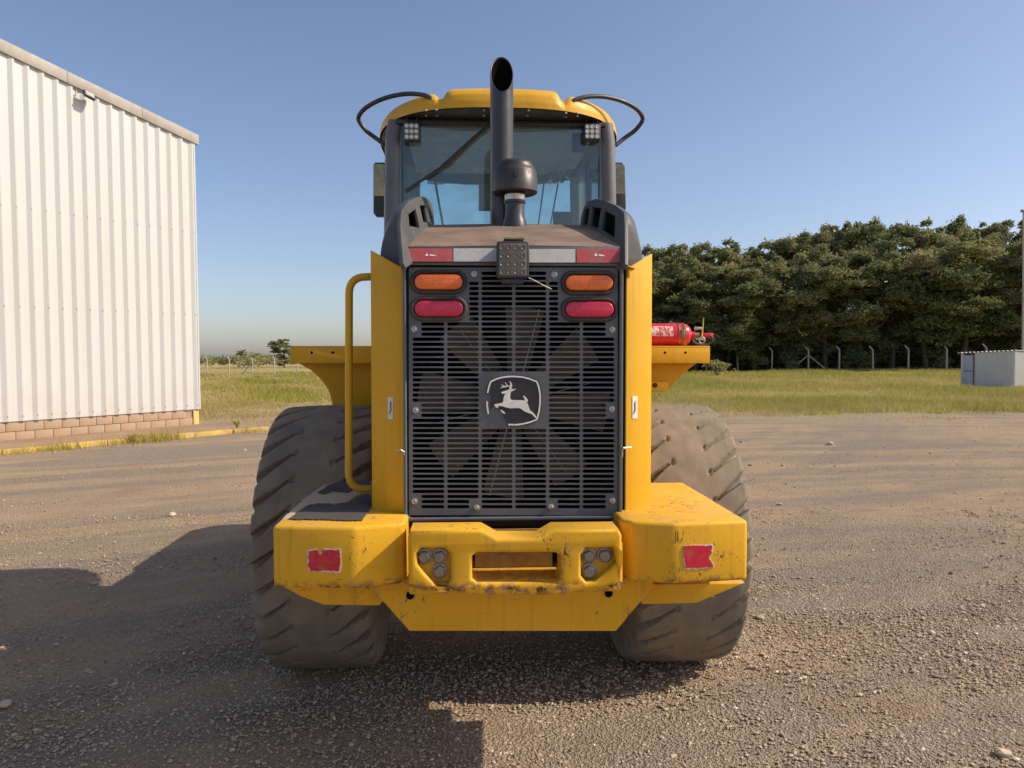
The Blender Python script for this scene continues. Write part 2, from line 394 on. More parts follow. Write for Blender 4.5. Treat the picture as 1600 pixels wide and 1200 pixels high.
Z = Z + (bumpz + ruts) * nearm - .004
nx, ny = len(gx), len(gy)
idx = np.arange(nx * ny).reshape(ny, nx)
faces = np.stack([idx[:-1, :-1], idx[:-1, 1:], idx[1:, 1:], idx[1:, :-1]], -1).reshape(-1, 4)
me = bpy.data.meshes.new('ground'); me.from_pydata(np.stack([X.ravel(), Y.ravel(), Z.ravel()], -1).tolist(), [], faces.tolist())
g = link('ground', me, 'ground_dirt', None, 180)
tag(g, 'tan and grey compacted gravel yard running out into grassland', 'ground', None, 'structure')
def gz(x, y): return float(height(np.float64(x), np.float64(y)))

# loose stones of the yard: uncountable, one mesh
def pebbles():
    r = np.random.default_rng(4); base = []
    for k in range(8):
        bm = bmesh.new(); bmesh.ops.create_icosphere(bm, subdivisions=1, radius=1)
        for v in bm.verts: v.co *= 1 + random.uniform(-.35, .25); v.co.z *= .7
        base.append(np.array([v.co[:] for v in bm.verts])); fb = np.array([[v.index for v in f.verts] for f in bm.faces]); bm.free()
    base = np.array(base); V = []; T = []
    for cnt, d0, d1, s0, s1 in [(42000, 2.9, 6.0, .0035, .008), (17000, 4, 9, .0045, .0095), (2600, 6, 15, .006, .012), (120, 4, 20, .014, .026)]:
        d = d0 + (d1 - d0) * r.random(cnt) ** .9; x = r.uniform(-.72, .72, cnt) * d
        m = np.array([noise.noise((a * .5, b * .9, 1.7)) + .6 * noise.noise((a * 2.1, b * 2.6, 8)) for a, b in zip(x, d)]); k = m > r.uniform(-.7, .45, cnt); x, d = x[k], d[k]; n = len(x)
        s = r.uniform(s0, s1, n) * (1 + r.random(n) ** 5); a = r.uniform(0, 6.28, n)
        v = base[r.integers(0, 8, n)] * s[:, None, None] * np.stack([r.uniform(.8, 1.5, n), np.ones(n), r.uniform(.7, 1.0, n)], -1)[:, None, :]
        ca, sa = np.cos(a)[:, None], np.sin(a)[:, None]
        V.append(np.stack([v[..., 0] * ca - v[..., 1] * sa + x[:, None], v[..., 0] * sa + v[..., 1] * ca + d[:, None], v[..., 2] + (s * .2)[:, None]], -1))
        T.append(np.repeat(np.clip(r.normal(.5, .2, n), 0, 1), len(fb)))
    V = np.concatenate(V); F_ = (np.arange(len(V)) * base.shape[1])[:, None, None] + fb[None]
    me = bpy.data.meshes.new('gravel'); me.from_pydata(V.reshape(-1, 3).tolist(), [], F_.reshape(-1, 3).tolist()); tone(me, np.concatenate(T))
    tag(link('gravel', me, 'pebble', None, 0), 'loose stones scattered over the gravel yard', 'gravel', None, 'stuff')
pebbles()

# ================================================================== warehouse
def adopt(o, p):
    bpy.context.view_layer.update(); o.parent = p; o.matrix_parent_inverse = p.matrix_world.inverted(); return o
cb = on_ground(308, 664, .06)                                     # foot of the corner pillar
zs = at_depth(310, 639, cb.y).z                                   # lower edge of the sheets
wleft = on_ground(0, 660, zs); wc = at_depth(311, 639, cb.y)
WD = Vector((wc.x - wleft.x, wc.y - wleft.y, 0)).normalized()      # along the gable wall, away from the camera
WN = Vector((WD.y, -WD.x, 0))                                     # outward, towards the yard
def wall_s(px, py):
    r = ray(px, py); o = CAM.translation; t = (Vector((wc.x, wc.y, 0)) - Vector((o.x, o.y, 0))).dot(WN) / r.dot(WN); p = o + r * t
    return (p - wc).dot(WD), p.z
s0, z0 = wall_s(0, 80); s1, z1 = wall_s(299, 222)
slope = (z1 - z0) / (s1 - s0)
pitch = (wall_s(282.6, 240)[0] - wall_s(20, 150)[0]) / 13
def top(s): return z1 + slope * (s - s1)
wh = empty('warehouse', None, (wc.x, wc.y, 0))
tag(wh, 'white ribbed metal warehouse with sloping grey roof edge on low block base', 'building')
WLEN = 30 * pitch; MID = -12.5
def wp_(s, n, z): return Vector((wc.x, wc.y, 0)) + WD * s + WN * n + Vector((0, 0, z))
nsheet = 10
for k in range(nsheet):
    prof = []
    for j in range(3):
        b = -(3 * k + 3 - j) * pitch
        prof += [(b, 0), (b + .50 * pitch, 0), (b + .80 * pitch, .040), (b + .93 * pitch, .040)]
    prof.append((-(3 * k) * pitch, 0)); mb = MB()
    for s, n in prof:
        for z in (zs, zs + 2.6, zs + 4.8, top(s) + .02): mb.v.append(tuple(wp_(s, n, z)))
    for i in range(len(prof) - 1):
        for j in range(3): mb.f.append((i * 4 + j, i * 4 + 4 + j, i * 4 + 5 + j, i * 4 + 1 + j))
    adopt(mb.build('wall_sheet', 'wall_sheet', None, smooth=0), wh)
# screw rows
mb = MB()
for zz in (zs + .12, zs + 2.55, zs + 4.75):
    for k in range(30):
        p = wp_(-k * pitch - .18 * pitch, .05, zz); mb.tube([p - WN * .012, p + WN * .006], .012, 6)
tag(adopt(mb.build('sheet_screws', 'zinc', None), wh), kind='stuff')
# verge trim, body, roof
def strip(n0, n1, za, zb, s_a, s_b, name, mat):
    mb = MB(); v = []
    for s in (s_a, s_b):
        for n, z in ((n0, za), (n1, za), (n1, zb), (n0, zb)): v.append(wp_(s, n, top(s) + z))
    mb.add(v, [(0, 1, 2, 3), (4, 7, 6, 5), (0, 4, 5, 1), (1, 5, 6, 2), (2, 6, 7, 3), (3, 7, 4, 0)]); return adopt(mb.build(name, mat, None, .008), wh)
seams = [.13, -1.45, -3.25, -6.25, -9.3]
for a, b in zip(seams[:-1], seams[1:]): strip(-.02, .075, -.02, .25, b + .004, a, 'verge_trim', 'gray_cap')
strip(-24, -.03, .12, .20, -12.5, .16, 'roof_sheet', 'roof_metal')
body = MB(); v = []
for n in (-.05, -23.8):
    for s, z in ((0, .45), (-12.5, .45), (-12.5, top(-12.5)), (0, top(0))): v.append(wp_(s, n, z))
body.add(v, [(0, 1, 2, 3), (4, 7, 6, 5), (0, 4, 5, 1), (1, 5, 6, 2), (2, 6, 7, 3), (3, 7, 4, 0)])
adopt(body.build('wall_core', 'wall_sheet', None, smooth=0), wh)
cf = MB().prism([wp_(-.02, .0, zs), wp_(.02, .0, zs), wp_(.02, 0, top(0)), wp_(-.02, 0, top(0))], WN * .05); adopt(cf.build('corner_flashing', 'wall_sheet', None), wh)
# low wall of concrete blocks under the sheets
zg = .06; bh = (zs - zg - .02) / 2
mo_ = MB().prism([wp_(-12.5, -.21, zg - .1), wp_(-.16, -.21, zg - .1), wp_(-.16, -.21, zs - .015), wp_(-12.5, -.21, zs - .015)], WN * .15); adopt(mo_.build('base_wall', 'mortar', None), wh)
bl_ = MB().box(-.192, .192, -.03, .03, -bh / 2 + .006, bh / 2 - .006).mesh('block', .004); bl_.materials.append(MATS['block'])
ang = math.atan2(WD.y, WD.x)
for r_i in range(2):
    for k in range(21):
        s = -.38 - k * .395 - (.197 if r_i else 0); p = wp_(s, -.05, zg + bh * (r_i + .5))
        b = link('block', bl_, None, None, 30); b.location = p; b.rotation_euler = (0, 0, ang); adopt(b, wh)
pl_ = MB().prism([wp_(-.16, -.24, zg - .15), wp_(.0, -.24, zg - .15), wp_(.0, -.24, zs - .01), wp_(-.16, -.24, zs - .01)], WN * .23); adopt(pl_.build('corner_pillar', 'pillar_paint', None, .006), wh)
# flood light under the verge
sf, zf = wall_s(131, 152); fl = empty('flood_light', None, wp_(sf, .12, zf))
tag(fl, 'small square flood light fixed under the warehouse roof edge', 'light')
fl.rotation_euler = (0, 0, ang)
q = MB().box(-.13, .13, -.035, .035, -.10, .10).build('housing', 'flood_body', fl, .012); q.rotation_euler = (R(-38), R(14), 0); q.location = (0, -.12, 0)
q = MB().box(-.105, .105, -.043, -.034, -.078, .078).build('lens', 'flood_glass', fl, .004); q.rotation_euler = (R(-38), R(14), 0); q.location = (0, -.12, 0)
MB().tube([(-.14, -.12, 0), (-.15, .0, .06), (-.15, .06, .07)], .012, 8).build('bracket', 'flood_body', fl)
MB().tube([(-.15, .05, .06), (-.22, .06, .02), (-.24, .06, .14)], .009, 6).build('cable', 'flood_body', fl)
# apron and painted kerb
k0 = on_ground(0, 701, .11); k1 = on_ground(352, 670.5, .11); KD = (k1 - k0).normalized(); KD.z = 0; KD.normalize(); KN = Vector((KD.y, -KD.x, 0))
ka = k0 - KD * 9; kb = k1 + KD * .3
ap = MB().prism([ka + Vector((0, 0, -.2)), kb + Vector((0, 0, -.2)), wp_(1.2, -.1, -.09), wp_(-14, -.1, -.09)], (0, 0, .185))
for i, p in enumerate(ap.v): ap.v[i] = (p[0], p[1], min(p[2], .085) if i >= 4 else -.2)
tag(ap.build('pavement', 'apron', None), 'reddish dusty concrete apron along the warehouse', 'pavement', None, 'structure')
kerb = empty('kerb', None, ka); tag(kerb, 'yellow painted kerb edging the warehouse apron', 'kerb', None, 'structure')
ks = MB().box(0, .985, -.15, 0, -.2, 0).mesh('kerb_stone', .02, 2); ks.materials.append(MATS['kerb_yellow'])
n_k = int((kb - ka).length) + 1
for k in range(n_k):
    b = link('kerb_stone', ks, None, kerb, 40); b.location = KD * k + Vector((0, 0, random.uniform(-.018, .004))) + KN * random.uniform(-.02, .02); b.rotation_euler = (random.uniform(-.03, .03), random.uniform(-.008, .008), math.atan2(KD.y, KD.x))

# ================================================================== shed
sc_ = on_ground(1585, 609.5, -.05); nA = R(212); n1 = Vector((math.cos(nA), math.sin(nA), 0)); n2 = Vector((-n1.y, n1.x, 0))
shd = empty('shed', None, (sc_.x, sc_.y, 0)); tag(shd, 'small white corrugated metal shed with low sloping roof in the grass', 'shed')
shd.rotation_euler = (0, 0, math.atan2(-n2.y, -n2.x))               # local +x: along the front to the left, +y: outwards is -n1
W_, D_, H_ = 2.63, 2.2, (at_depth(1576, 550, sc_.y).z + .05)
HL = H_ - .10
def corr(p0, p1, out, za, zb, amp, n, name, mat, par):
    mb = MB(); p0, p1, out = Vector(p0), Vector(p1), Vector(out); m = n * 4
    for i in range(m + 1):
        t = i / m; o_ = amp * (0, .5, 1, .5)[i % 4]; p = p0 + (p1 - p0) * t + out * o_; z = zb[0] + (zb[1] - zb[0]) * t
        mb.v += [(p.x, p.y, za), (p.x, p.y, z)]
    for i in range(m): mb.f.append((2 * i, 2 * i + 2, 2 * i + 3, 2 * i + 1))
    return mb.build(name, mat, par, smooth=0)
inward = 1 if (Matrix.Rotation(shd.rotation_euler.z, 3, 'Z') @ Vector((0, 1, 0))).dot(n1) < 0 else -1
corr((.0, 0, 0), (1.95, 0, 0), (0, -inward, 0), -.1, (H_, HL + .03), .03, 11, 'front_sheet', 'shed_sheet', shd)
corr((2.50, 0, 0), (2.63, 0, 0), (0, -inward, 0), -.1, (HL, HL), .03, 1, 'front_sheet', 'shed_sheet', shd)
corr((0, 0, 0), (0, inward * D_, 0), (-1, 0, 0), .12, (H_, H_ - .12), .035, 12, 'side_sheet', 'wall_sheet', shd)
corr((W_, 0, 0), (W_, inward * D_, 0), (1, 0, 0), -.1, (HL, HL - .12), .03, 10, 'side_sheet', 'shed_sheet', shd)
corr((0, inward * D_, 0), (W_, inward * D_, 0), (0, inward, 0), -.1, (H_ - .12, HL - .12), .03, 12, 'back_sheet', 'shed_sheet', shd)
MB().box(-.02, .0, min(0, inward * D_), max(0, inward * D_), .04, .12).build('sill_beam', 'rust', shd)
dr_ = empty('door', shd)
MB().box(1.99, 2.47, -.03 if inward > 0 else 0, 0 if inward > 0 else .03, .0, .86).build('door_panel', 'shed_door', dr_, .008)
MB().box(1.99, 2.47, -.03 if inward > 0 else 0, 0 if inward > 0 else .03, .89, HL - .1).build('door_panel', 'shed_door', dr_, .008)
MB().box(1.95, 1.985, -.045, .045, .0, HL).build('door_post', 'rust', dr_)
MB().box(2.475, 2.505, -.045, .045, .0, HL).build('door_post', 'shed_sheet', dr_)
rfm = MB(); m = 72
for i in range(m + 1):
    t = i / m; x = -.08 + (W_ + .2) * t; z = H_ + .035 + (HL - H_) * t + .028 * math.sin(t * math.pi * 2 * 14)
    for y in (-.12 * inward, inward * (D_ + .1)): rfm.v.append((x, y, z - (.12 if abs(y) > 1 else 0)))
for i in range(m): rfm.f.append((2 * i, 2 * i + 2, 2 * i + 3, 2 * i + 1))
rfm.build('roof_sheet', 'wall_sheet', shd)

# ================================================================== fence
fen = empty('fence', None, at_depth(324, 583, 98)); tag(fen, 'wire fence on bent concrete posts in front of the trees', 'fence')
fA = at_depth(324, 583, 97); fB = at_depth(1479, 583, 66.5); FDir = Vector((fB.x - fA.x, fB.y - fA.y, 0)); FL = FDir.length; FDir.normalize()
def fence_t(px):
    r = (ray(px, 580)).xy.normalized(); n = Vector((r.y, -r.x)); return -(Vector((fA.x, fA.y))).dot(n) / FDir.xy.dot(n)
vis = [(324, 0), (358, 0), (394, 1), (429, 0), (465, 0), (1104, 0), (1153, 0), (1206, 0), (1263, 1), (1311, 0), (1364, 0), (1419, 0), (1479, 0), (1541, 0)]
ts = [(fence_t(px), br) for px, br in vis]
gap0, gap1 = ts[4][0], ts[5][0]; ng = int(round((gap1 - gap0) / 2.9))
ts += [(gap0 + (gap1 - gap0) * k / ng, 0) for k in range(1, ng)]
ts += [(ts[0][0] - 2.9 * k, 0) for k in range(1, 4)] + [(ts[13][0] + 2.9 * k, 0) for k in range(1, 4)]
pm = MB().tube([(0, 0, -.4), (0, 0, 1.85), (-.10, .06, 2.02), (-.27, .14, 2.22)], [.085, .08, .075, .06], 6).mesh('post', 0); pm.materials.append(MATS['concrete_post'])
for t, br in sorted(ts):
    p = fA + FDir * t; z = gz(p.x, p.y)
    b = link('post', pm, None, None, 40); b.location = (p.x, p.y, z); b.rotation_euler = (random.uniform(-.02, .02), random.uniform(-.03, .03), random.uniform(-.2, .2)); b.scale = (1, 1, random.uniform(.96, 1.04)); adopt(b, fen)
    if br:
        for sg in (-1, 1):
            q = p + FDir * sg * 1.75; adopt(MB().tube([(p.x, p.y, z + 1.45), (q.x, q.y, gz(q.x, q.y) - .1)], .06, 6).build('brace', 'concrete_post', None), fen)
tl = sorted(t for t, b in ts)
for hz_ in (.35, .8, 1.25, 1.7):
    adopt(MB().tube([(lambda p: (p.x, p.y, gz(p.x, p.y) + hz_))(fA + FDir * t) for t in tl], .006, 4).build('wire', 'wire', None), fen)

# ================================================================== lamp post at the far right
lp = at_depth(1598, 575, 60); lo = empty('lamp_post', None, (lp.x, lp.y, gz(lp.x, lp.y))); tag(lo, 'tall thin grey lamp post beside the wood', 'lamp post')
zt_ = at_depth(1595, 336, 60).z
MB().tube([(0, 0, -.2), (-.03, 0, zt_ * .5), (-.12, 0, zt_)], [.10, .085, .06], 10).build('pole', 'concrete_post', lo)
MB().prism([(-.32, -.12, zt_ - .02), (-.02, -.12, zt_ - .02), (.0, -.12, zt_ + .14), (-.28, -.12, zt_ + .18)], (0, .24, 0)).build('lamp_head', 'gray_cap', lo, .02)

# ================================================================== vegetation
def leaves(clumps, nleaf, size, seed, flat_=.6, droop=.0):
    """clumps: list of (centre, radii, tone); leaf quads spread through each clump"""
    r = np.random.default_rng(seed); V = []; T = []
    for c, rad, tn in clumps:
        n = max(8, int(nleaf * (rad[0] * rad[1] * rad[2]) ** (2 / 3)))
        d = r.normal(size=(n, 3)); d /= np.linalg.norm(d, axis=1)[:, None]; d[:, 2] = np.where(d[:, 2] < -.45, -d[:, 2] * .5, d[:, 2])
        rr = (.45 + .6 * r.random(n) ** .6)[:, None]; stray = (r.random(n) < .22)[:, None]; rr = np.where(stray, rr * (1.1 + .5 * r.random((n, 1))), rr)
        P = np.array(c) + d * rr * np.array(rad)
        ax1 = r.normal(size=(n, 3)); ax1[:, 2] = ax1[:, 2] * .5 - droop; ax1 /= np.linalg.norm(ax1, axis=1)[:, None]
        nn = d * .6 + r.normal(size=(n, 3)) * .6 + np.array([0, 0, flat_]); ax2 = np.cross(nn, ax1); ax2 /= np.linalg.norm(ax2, axis=1)[:, None] + 1e-6
        s = (size * (.55 + .9 * r.random(n)))[:, None]; a = ax1 * s; b = ax2 * s * .42
        V.append(np.stack([P - a, P - a * .1 + b, P + a, P - a * .1 - b], 1)); T.append(np.clip(tn + r.normal(0, .13, n), 0, 1))
    V = np.concatenate(V).reshape(-1, 3); nq = len(V) // 4
    me = bpy.data.meshes.new('crown'); me.from_pydata(V.tolist(), [], np.arange(nq * 4).reshape(-1, 4).tolist()); tone(me, np.concatenate(T)); me.materials.append(MATS['leaves']); return me
def tree_variant(seed):
    r = random.Random(seed); cl = []; H = 13.0; limbs = MB(); base_t = r.uniform(.25, .5)
    limbs.tube([(0, 0, -.3), (r.uniform(-.4, .4), 0, 3), (r.uniform(-.9, .9), .3, 6.5), (0, 0, 10)], [.26, .21, .15, .05], 8)
    for b_ in range(9):                                   # boughs, each with its own spray of clumps
        z = 4.0 + 7.6 * (b_ + r.random()) / 9; t = z / H; a = r.uniform(0, 6.28); w = 3.6 * (1 - abs(t - .55) ** 1.5 * 1.5) * r.uniform(.55, 1.15)
        e = Vector((w * math.cos(a), w * math.sin(a), z + r.uniform(-.3, .8)))
        limbs.tube([(0, 0, max(1.5, z * .55)), e * .5 + Vector((0, 0, z * .12)), e], [.11, .07, .02], 5)
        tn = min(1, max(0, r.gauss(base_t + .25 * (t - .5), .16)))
        for k in range(r.randint(7, 10)):
            s = r.uniform(.35, 1.0); c = e + Vector((r.gauss(0, .95), r.gauss(0, .95), r.gauss(0, .6)))
            cl.append((tuple(c), (s * r.uniform(.9, 1.4), s * r.uniform(.9, 1.4), s * r.uniform(.6, 1.1)), min(1, max(0, tn + r.gauss(0, .08)))))
    for k in range(16):                                   # loose top shoots
        a = r.uniform(0, 6.28); w = r.uniform(.1, 2.8); s = r.uniform(.25, .7)
        cl.append(((w * math.cos(a), w * math.sin(a), H - .16 * w * w + r.uniform(-1.8, .5)), (s, s, s * r.uniform(.7, 1.5)), min(1, max(0, base_t + r.uniform(-.1, .4)))))
    for k in range(8):
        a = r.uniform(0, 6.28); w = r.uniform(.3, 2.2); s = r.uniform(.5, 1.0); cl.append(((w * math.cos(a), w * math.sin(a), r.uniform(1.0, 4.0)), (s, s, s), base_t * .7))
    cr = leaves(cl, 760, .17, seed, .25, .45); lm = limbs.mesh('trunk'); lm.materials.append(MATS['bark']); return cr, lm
VAR = [tree_variant(s) for s in (3, 14, 25, 36, 47, 58, 69)]
def place_tree(name, p, h, w, var, label, group, rot):
    t = empty(name, None, p); tag(t, label, 'tree', group); cr, lm = VAR[var]
    t.rotation_euler = (0, 0, rot); t.scale = (w, w, h / 13.3)
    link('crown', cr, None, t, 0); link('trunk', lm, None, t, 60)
front = [(985, 425), (1035, 415), (1085, 402), (1135, 424), (1180, 410), (1235, 404), (1290, 388), (1345, 398), (1395, 378), (1450, 390), (1505, 372), (1560, 376), (1610, 384), (1662, 380)]
rear = [(960, 402), (1012, 393), (1062, 386), (1105, 381), (1150, 385), (1205, 393), (1262, 370), (1315, 356), (1365, 350), (1410, 354), (1455, 351), (1505, 344), (1550, 347), (1600, 351), (1652, 350)]
for i, (px, ty) in enumerate(front):
    d = 74 - (px - 1000) * .008 + random.uniform(-1, 1.5); q = at_depth(px, ty, d); z = gz(q.x, q.y)
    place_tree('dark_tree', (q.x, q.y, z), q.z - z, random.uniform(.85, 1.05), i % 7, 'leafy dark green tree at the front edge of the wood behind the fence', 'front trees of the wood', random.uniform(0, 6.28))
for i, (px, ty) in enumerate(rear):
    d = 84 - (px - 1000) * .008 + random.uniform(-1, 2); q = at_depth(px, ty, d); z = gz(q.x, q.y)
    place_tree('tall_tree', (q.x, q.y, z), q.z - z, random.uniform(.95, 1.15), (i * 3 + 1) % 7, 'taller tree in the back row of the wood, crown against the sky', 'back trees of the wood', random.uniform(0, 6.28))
# thicket that closes the foot of the wood
cl = []
rr = random.Random(5)
for k in range(460):
    px = 930 + k * 1.65; q = at_depth(px, 578, 74.5 - (px - 1000) * .008 + rr.uniform(3, 12)); cl.append(((q.x, q.y, gz(q.x, q.y) + 5.2 * rr.random() ** 1.4), (1.6, 1.2, rr.uniform(.8, 1.5)), rr.uniform(.1, .5)))
tag(link('undergrowth', leaves(cl, 230, .19, 9), None, None, 0), 'dense dark undergrowth filling the foot of the wood', 'undergrowth', None, 'stuff')
# far trees and scrub on the left horizon
q = at_depth(443, 531, 170); place_tree('distant_tree', (q.x, q.y, -.1), q.z + .1, .66, 1, 'dark rounded tree on the horizon behind the fence, left of the loader', None, 1.0)
q = at_depth(380, 546.5, 190); place_tree('distant_tree', (q.x, q.y, -.1), q.z + .1, .34, 2, 'small thin tree on the horizon above the braced fence post', None, 2.0)
q = at_depth(404, 552, 200); place_tree('distant_tree', (q.x, q.y, -.1), q.z + .1, .36, 3, 'low spreading tree on the horizon beside the larger rounded tree', None, 3.0)
cl = []
for k in range(70):
    px = rr.uniform(296, 560); q = at_depth(px, rr.uniform(556, 561), rr.uniform(150, 210)); cl.append(((q.x, q.y, q.z * rr.uniform(.3, .95)), (3.2, 2, rr.uniform(.7, 1.2)), rr.uniform(.3, 1)))
tag(link('scrub', leaves(cl, 26, .42, 19), None, None, 0), 'low brownish scrub along the horizon behind the field', 'scrub', None, 'stuff')
def bush(px, py, d, s, label, dry=.6):
    q = at_depth(px, py, d); z = gz(q.x, q.y); b = empty('bush', None, (q.x, q.y, z)); tag(b, label, 'bush')
    r = random.Random(px); cl = [((r.uniform(-.6, .6) * s, r.uniform(-.5, .5) * s, r.uniform(.3, 1.1) * s), (.5 * s, .5 * s, .32 * s), dry) for _ in range(9)]
    link('foliage', leaves(cl, 260, .16, int(px), .2, -.3), None, b, 0)
    m = MB()
    for c, _, _ in cl: m.tube([(0, 0, -.05), (c[0] * .4, c[1] * .4, c[2] * .6), c], [.03, .02, .008], 5)
    m.build('stem', 'bark', b)
bush(1120, 578, 62, 1.05, 'pale green bush by the fence beside the loader fender', .75)
bush(1236, 578, 71, .75, 'small sparse bush behind the fence beside the braced post', .6)
bush(1475, 578, 70, .9, 'dry yellowish bush around a fence post near the shed', .95)

# grass: blades in their thousands, one mesh per kind
def grass(name, mat, n, fn, hmin, hmax, label, t0, t1, seed, nb=4):
    r = np.random.default_rng(seed); P = fn(r, n); n = len(P)
    P = np.repeat(P, nb, 0); m = len(P); d = np.maximum(P[:, 1], 8)
    patch = np.array([noise.noise((x * .22, y * .13, 2.0)) + .5 * noise.noise((x * .9, y * .6, 4.0)) for x, y in P[:, :2]])
    base = P + np.stack([r.normal(0, .06, m), r.normal(0, .06, m), np.zeros(m)], 1)
    h = r.uniform(hmin, hmax, m) * np.clip(1 + 1.6 * patch, .35, 2.2); w = np.maximum(.006, d * .00055) * r.uniform(.6, 1.3, m)
    a = r.uniform(0, 6.28, m); side = np.stack([np.cos(a), np.sin(a) * .4, np.zeros(m)], 1) * w[:, None]
    lean = np.stack([r.normal(0, .38, m), r.normal(0, .38, m), np.ones(m)], 1) * h[:, None]
    V = np.stack([base - side, base + side, base + lean], 1).reshape(-1, 3)
    me = bpy.data.meshes.new(name); me.from_pydata(V.tolist(), [], np.arange(m * 3).reshape(-1, 3).tolist())
    tone(me, np.clip(t0 + (t1 - t0) * r.random(m) - patch * .95, 0, 1)); tag(link(name, me, mat, None, 0), label, 'grass', None, 'stuff')
def field(d0, d1, p0, p1, pw):
    def fn(r, n):
        d = d0 + (d1 - d0) * r.random(n) ** pw; px = r.uniform(p0, p1, n); x = (px - 800) / F * d
        # keep clear of the warehouse
        inside = ((x - wc.x) * WN.x + (d - wc.y) * WN.y < .8) & ((x - wc.x) * WD.x + (d - wc.y) * WD.y < 1.5)
        edge = np.array([noise.noise((a * .18, c * .18, 6.0)) * 4 + noise.noise((a * .7, c * .7, 3.0)) * 2.5 for a, c in zip(x, d)])
        k = ~inside & (d + edge > d0 + 3.5 * r.random(n) + .5); x, d = x[k], d[k]; return np.stack([x, d, height(x, d)], 1)
    return fn
grass('field_grass', 'grass_blade', 42000, field(23, 72, 960, 1660, 1.3), .06, .24, 'green and straw coloured grass between yard and wood', .12, .9, 1)
grass('meadow_grass', 'grass_blade', 24000, field(22.5, 105, 285, 960, 1.3), .06, .24, 'olive grass field between warehouse and fence', .25, .95, 2)
def sparse(r, n):
    P = field(18, 31, 285, 1660, .75)(r, n); k = np.array([noise.noise((x * .5, y * .5, 5)) for x, y in P[:, :2]]) + (P[:, 1] - 24.5) * .10 > r.uniform(-.25, .6, len(P)); return P[k]
grass('dry_grass', 'dry_grass_blade', 44000, sparse, .03, .16, 'short dry straw grass along the edge of the yard', .0, .9, 3)
def kerbside(r, n):
    t = r.random(n) ** .7 * ((kb - ka).length + 2.5); q = np.array(ka[:])[None] + np.outer(t, np.array(KD[:])) + np.outer(.05 + np.abs(r.normal(0, .22, n)), np.array(KN[:])); q[:, 2] = 0
    k = np.array([noise.noise((x * .9, y * .9, 9)) for x, y in q[:, :2]]) > r.uniform(-.25, .5, n); return q[k]
grass('kerbside_grass', 'grass_blade', 2600, kerbside, .05, .22, 'straggling grass along the foot of the yellow kerb', .2, 1, 4)
def weed(px, py, z, s, label, tn):
    q = on_ground(px, py, z); w = empty('weed', None, q); tag(w, label, 'weed'); r = random.Random(px); m = MB(); tv = []
    for k in range(46):
        a = r.uniform(0, 6.28); h = s * r.uniform(.5, 1.1); ln = s * r.uniform(.1, .7); p = Vector((r.gauss(0, .10) * s, r.gauss(0, .10) * s, 0)); e = p + Vector((ln * math.cos(a), ln * math.sin(a), h)); sd = Vector((-math.sin(a), math.cos(a), 0)) * .009; md = p + (e - p) * .5 + Vector((0, 0, h * .12))
        m.add([p - sd * .5, p + sd * .5, md + sd, e, md - sd], [(0, 1, 2, 3, 4)]); tv.append(min(1, max(0, r.gauss(tn, .2))))
    me = bpy.data.meshes.new('blades'); me.from_pydata(m.v, [], m.f); tone(me, tv); link('blades', me, 'grass_blade', w, 0)
weed(45, 683, .085, .26, 'small weed growing on the apron at the foot of the block wall', .15)
weed(208, 692, 0, .22, 'bright green grass tuft overgrowing the yellow kerb', .05)
weed(222, 690, 0, .17, 'lower grass tuft beside the bright one at the kerb', .3)
weed(370, 668, 0, .24, 'tall grass tuft beyond the end of the kerb', .4)
# larger loose rocks one can pick out
def rock(px, py, s, label):
    q = on_ground(px, py); r = random.Random(px); bm = bmesh.new(); bmesh.ops.create_icosphere(bm, subdivisions=2, radius=s)
    for v in bm.verts: v.co *= 1 + noise.noise(v.co / s * 1.3 + Vector((px, 0, 0))) * .45; v.co.z *= .6
    me = bpy.data.meshes.new('rock'); bm.to_mesh(me); bm.free(); tone(me, [r.uniform(.75, .95)] * len(me.polygons)); o = link('rock', me, 'pebble', None, 0); o.location = (q.x, q.y, s * .3); tag(o, label, 'rock')
rock(1297, 695, .075, 'pale rock lying on the gravel yard right of the loader wheel')
rock(268, 806, .05, 'light stone on the tan gravel left of the loader shadow')
rock(1456, 990, .022, 'small light stone on the gravel, right of the right rear tyre')
rock(1566, 1180, .035, 'pale stone in the reddish patch of gravel')
rock(8, 1102, .03, 'pale stone in the shadow at the edge of the yard')

# ================================================================== wheel loader
# local frame: origin on the ground under the rear axle, x right, y forwards, z up
M = Matrix.Translation((-.075, 4.65, .05)) @ Matrix.Rotation(R(2.96), 4, 'Z') @ Matrix.Rotation(R(.5), 4, 'Y')
MI = M.inverted(); OL = MI @ CAM.translation
def LR(px, py): return MI.to_3x3() @ ray(px, py)
def L(px, py, ly):
    d = LR(px, py); return OL + d * ((ly - OL.y) / d.y)
def LZ(px, py, lz):
    d = LR(px, py); return OL + d * ((lz - OL.z) / d.z)
def LP(px, py, p0, p1, off=0.0):               # vertical plane through two plan points
    n = Vector((p1[1] - p0[1], p0[0] - p1[0], 0)).normalized(); d = LR(px, py); o = Vector((p0[0], p0[1], 0)) + n * off
    return OL + d * ((o - OL).dot(n) / d.dot(n))
def XZ(pts, ly): return [(q.x, q.z) for q in (L(a, b, ly) for a, b in pts)]
def face(ly): return lambda u, v, w: (u, ly - w, v)
loader = empty('wheel_loader'); loader.matrix_world = M
tag(loader, 'yellow articulated wheel loader seen from behind with black slotted grille, parked on gravel', 'wheel loader')
WL = loader

